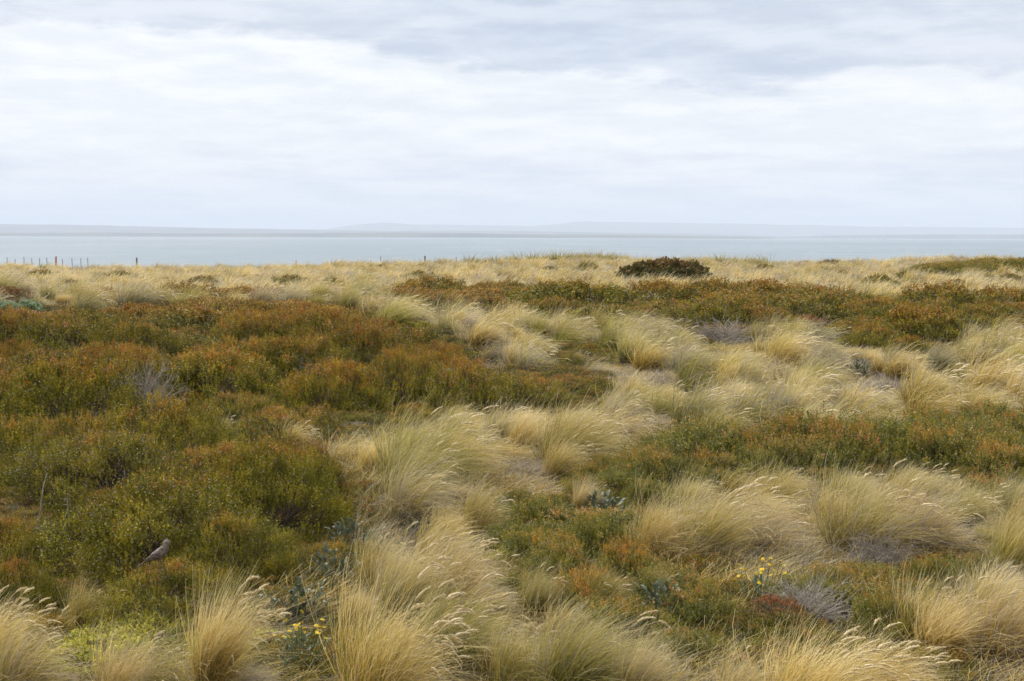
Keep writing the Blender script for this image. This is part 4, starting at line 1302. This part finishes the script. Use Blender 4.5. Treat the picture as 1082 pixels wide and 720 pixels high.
pm = post_mesh('post', .028, 1.0, M_post); om = post_mesh('orange_post', .075, 1.0, M_orange); tm = post_mesh('dark_post', .075, 1.0, M_post)
ords = ['first', 'second', 'third', 'fourth', 'fifth', 'sixth', 'seventh', 'eighth', 'ninth', 'tenth', 'eleventh', 'twelfth', 'thirteenth', 'fourteenth', 'fifteenth', 'sixteenth', 'seventeenth', 'eighteenth']
posts = [(8, 272), (16, 274), (26, 271.5), (35, 273), (42, 273), (50, 272.5), (59, 271), (66, 274), (77, 273), (86, 273), (94, 272.5), (145, 272.5), (313, 275), (403, 271), (449, 270.5), (482, 271.5)]
for i, (px, top) in enumerate(posts):
    D = 128.0; x = (px - 541) / FPX * D; z0 = float(terr(x, D))
    d = R3 @ np.array([(px - PW / 2) / FPX, -(top - PH / 2) / FPX, -1.0]); d = d / d[1]
    zt = EYE_N[2] + d[2] * D
    me = om if px == 59 else (tm if px in (449, 145) else pm)
    o = add('fence_post', me, None, (x, D, z0 - .3), (random.gauss(0, .02), random.gauss(0, .03), i), (1, 1, max(.6, zt - z0 + .3)))
    if px == 59: wd = 'orange post standing taller among thin fence posts before the sea'
    elif px == 449: wd = 'dark stubby post standing alone on the crest left of the middle'
    else: wd = ords[i] + ' thin grey fence post from the left along the crest'
    tag(o, wd, 'fence post', 'fence posts on the dune crest')


# ------------------------------------------------------------------ the bird on the heath
def loft(path, radii, n=14, flat=None):
    V = []; Q = []; path = np.array(path, float)
    for i, (p_, (ra, rb)) in enumerate(zip(path, radii)):
        tg = unit(path[min(i + 1, len(path) - 1)] - path[max(i - 1, 0)])
        s_ = np.array([0, 1.0, 0]); u_ = unit(np.cross(tg, s_))
        for j in range(n):
            a = 2 * PI * j / n; V.append(p_ + s_ * math.cos(a) * ra + u_ * math.sin(a) * rb)
    m_ = len(path)
    for i in range(m_ - 1):
        for j in range(n): Q.append((i * n + j, i * n + (j + 1) % n, (i + 1) * n + (j + 1) % n, (i + 1) * n + j))
    V += [path[0], path[-1]]
    T = [((j + 1) % n, j, m_ * n) for j in range(n)] + [((m_ - 1) * n + j, (m_ - 1) * n + (j + 1) % n, m_ * n + 1) for j in range(n)]
    return V, Q, T


m_bird, nt = new_mat('bird_plumage')
tc = nt.n('ShaderNodeTexCoord'); mp = nt.n('ShaderNodeMapping'); mp.inputs['Scale'].default_value = (60, 220, 220); mp.inputs['Rotation'].default_value = (0, .6, 0); nt.l(tc.outputs['Object'], mp.inputs[0])
f = nt.noise(mp.outputs[0], 1.0, 3, .6)
c = nt.mix(nt.ss(f, .42, .58), (0.055, 0.042, 0.035), (0.22, 0.175, 0.14))
geo = nt.n('ShaderNodeSeparateXYZ'); nt.l(tc.outputs['Object'], geo.inputs[0])
bel = nt.ss(nt.m('SUBTRACT', nt.m('MULTIPLY', geo.outputs[0], 1.0), nt.m('MULTIPLY', geo.outputs[2], .75)), .000, .020)
c = nt.mix(bel, c, nt.mix(nt.ss(f, .38, .5), (0.20, 0.17, 0.14), (0.46, 0.42, 0.36)))
pb = nt.n('ShaderNodeBsdfPrincipled'); nt.l(c, pb.inputs['Base Color']); pb.inputs['Roughness'].default_value = .8
o = nt.n('ShaderNodeOutputMaterial'); nt.l(pb.outputs[0], o.inputs['Surface'])
m_wing = plain('wing_feathers', (0.05, 0.038, 0.033), (0.18, 0.135, 0.11), 1, .75, stretch=(50, 50, 260))
m_horn, nt = new_mat('dark_horn'); leafy(nt, (.035, .03, .028), 0, .4, .5)
m_leg, nt = new_mat('bird_leg'); leafy(nt, (.22, .13, .09), 0, .6, .3)

bp = pix_ground(168, 596, .40)
bg_ = float(terr(bp[0], bp[1]))
o = add('heath_shrub', None, None, (bp[0], bp[1] + .12, bg_ - .02), (0, 0, 1.0), (.62, .55, .66)); fo = add('foliage', HEATH_ME['near'][2], o); fo.color = (.42, .48, .05, 1); add('stems', STEMS[1], o)
tag(o, 'olive-green heath mound that the brown bird is perched on', 'shrub', GROUP_H)
bird = add('bird', None, None)
bpos = Vector((float(bp[0]), float(bp[1]), bg_ + .385))
# body runs from the tail root (low, left) up to the crown (high, right)
body_path = [(-.052, 0, .030), (-.044, 0, .036), (-.025, 0, .046), (0, 0, .058), (.020, 0, .074), (.032, 0, .092), (.036, 0, .105), (.040, 0, .118), (.043, 0, .128), (.043, 0, .135)]
body_r = [(.006, .005), (.014, .012), (.023, .021), (.029, .027), (.0275, .026), (.020, .019), (.0165, .0165), (.0175, .0175), (.013, .013), (.005, .005)]
V, Q, T = loft(body_path, body_r)
bme = mesh_np('bird_body', V, Q, T, m_bird, smooth=True)
bird.data = None
COL.objects.unlink(bird); bpy.data.objects.remove(bird)
bird = add('bird', bme, None, tuple(bpos), (0, 0, -.15), (1.3, 1.3, 1.3))
V, Q, T = loft([(-.045, 0, .034), (-.075, 0, .016), (-.105, 0, -.004), (-.122, 0, -.016)], [(.010, .005), (.011, .0035), (.013, .003), (.012, .002)], 8)
add('tail', mesh_np('tail', V, Q, T, m_wing), bird)
for sgn in (-1, 1):
    V, Q, T = loft([(.018, sgn * .022, .076), (.004, sgn * .030, .064), (-.020, sgn * .028, .050), (-.050, sgn * .018, .034), (-.072, sgn * .009, .020)], [(.004, .010), (.005, .017), (.005, .016), (.004, .009), (.001, .002)], 8)
    add('wing', mesh_np('wing', V, Q, T, m_wing, smooth=True), bird)
    V, Q, T = loft([(.003, sgn * .010, .036), (.010, sgn * .012, .012), (.004, sgn * .013, -.020)], [(.003, .003), (.0016, .0016), (.0013, .0013)], 6)
    lg = add('leg', mesh_np('leg', V, Q, T, m_leg), bird)
    for ta in (-.5, 0, .5, PI):
        e = np.array([.004, sgn * .013, -.020]); V, Q, T = loft([e, e + [math.cos(ta) * .010, math.sin(ta) * .010, -.002], e + [math.cos(ta) * .017, math.sin(ta) * .017, -.006]], [(.0013, .0013), (.001, .001), (.0005, .0005)], 5)
        add('toe', mesh_np('toe', V, Q, T, m_leg), lg)
    V, Q, T = loft([(.0465, sgn * .0120, .120), (.0475, sgn * .0160, .1205)], [(.003, .003), (.0026, .0026)], 8)
    bpy_e = add('eye', mesh_np('eye', V, Q, T, m_horn, smooth=True), bird)
V, Q, T = loft([(.052, 0, .121), (.062, 0, .1205), (.071, 0, .119)], [(.0042, .0045), (.0028, .003), (.0005, .0006)], 8)
add('beak', mesh_np('beak', V, Q, T, m_horn, smooth=True), bird)
tag(bird, 'small streaky brown bird perched on the left heath, tail pointing down', 'bird')


# ------------------------------------------------------------------ labels that single each plant out
LM = [(165, 585, 'brown bird'), (150, 425, 'bushy grey dead shrub'), (37, 520, 'tall pale dead stick'), (122, 472, 'rust-red leaf patch'),
      (318, 690, 'lower left daisies'), (800, 620, 'lower right daisies'), (700, 290, 'lone dark bush'),
      (60, 275, 'orange post'), (449, 273, 'dark stubby post'), (735, 400, 'dark olive tussock'), (850, 368, 'tall gold-maned tussock'),
      (925, 385, 'small rusty-gold tuft'), (950, 540, 'broad swept grey-gold tussock'), (760, 550, 'broad straw tussock'),
      (425, 345, 'bright yellow cushion'), (120, 680, 'yellow-green cushions'), (235, 440, 'lone green-gold tuft'),
      (370, 575, 'tall blue-green plant'), (640, 550, 'central blue-green plant'), (505, 545, 'upright olive-gold tuft'), (455, 490, 'green-tinged swept tussock'),
      (335, 405, 'low pale dead twigs'), (612, 368, 'little round heath dome'), (1020, 395, 'big plumed tussocks at right'), (765, 350, 'dark tangle of branches'),
      (855, 330, 'rusty bush in the right band'), (440, 660, 'bright gold tussock'), (200, 650, 'feathery golden stalks'), (960, 600, 'lower right shrubs'),
      (610, 690, 'big tussock at bottom centre'), (870, 700, 'blond tussocks at bottom'), (10, 335, 'silvery bush at far left'), (550, 450, 'dense tawny tussock'),
      (620, 400, 'mid-field heath patch'), (930, 290, 'green crest hill'), (20, 660, 'left-edge seed heads'), (250, 340, 'top of the left mound'),
      (90, 400, 'mound foot at left'), (280, 520, 'near left heath middle'), (1060, 480, 'leafy right end')]
used = {}
cand = []
for (o, words, cw, noun, s) in THINGS:
    hgt = .3
    px, py, dd = project([(o.location.x, o.location.y, o.location.z + hgt)])
    cand.append((o, words, cw, noun, px[0], py[0], o.scale.x / max(dd[0], 1)))


def relation(dx, dy):
    a = math.degrees(math.atan2(-dy * 1.7, dx)) % 360; r_ = math.hypot(dx, dy * 1.7)
    names = ['right of', 'behind and right of', 'behind', 'behind and left of', 'left of', 'in front and left of', 'in front of', 'in front and right of']
    n_ = names[int(((a + 22.5) % 360) // 45)]
    pre = 'just ' if r_ < 55 else ('' if r_ < 120 else 'well ')
    return pre + n_, r_


rows = {}
for (o, words, cw, noun, px, py, sz) in cand:
    lm_ = [l_ for l_ in LM if math.hypot(l_[0] - px, (l_[1] - py) * 1.7) > 60] if words else LM
    near = sorted(lm_, key=lambda l_: math.hypot(l_[0] - px, (l_[1] - py) * 1.7))
    n0 = near[0]; rel, _ = relation(px - n0[0], py - n0[1])
    if words:
        lab = words if 'lone dark bush' in words else words + ' ' + rel + ' the ' + n0[2]
        if len(lab.split()) > 12 and 'lone dark bush' not in words: lab = words + ' near the ' + n0[2]
    else:
        lab = cw + ' ' + noun + ' ' + rel + ' the ' + n0[2]
    rows.setdefault(lab, []).append((o, px, py))
for lab, lst in rows.items():
    if len(lst) == 1: lst[0][0]['label'] = lab; continue
    lst.sort(key=lambda q: q[1])
    nm = ['leftmost', 'second from left', 'third from left', 'fourth from left', 'fifth from left', 'sixth from left', 'seventh from left', 'eighth from left', 'ninth from left', 'tenth from left']
    if len(lst) == 2: nm = ['left one', 'right one']
    elif len(lst) == 3: nm = ['leftmost', 'middle one', 'rightmost']
    for j, (o, px, py) in enumerate(lst):
        w_ = lab + ', ' + nm[min(j, len(nm) - 1)]
        if len(w_.split()) > 16: w_ = w_.replace('behind and ', 'behind ').replace('in front and ', 'front ').replace(' broad', '').replace(' below the leafy shrubs', '')
        o['label'] = w_
mx = max(len(o['label'].split()) for (o, *_r) in cand)
print('labels', len(cand), 'distinct', len(set(c_[0]['label'] for c_ in cand)), 'longest', mx)
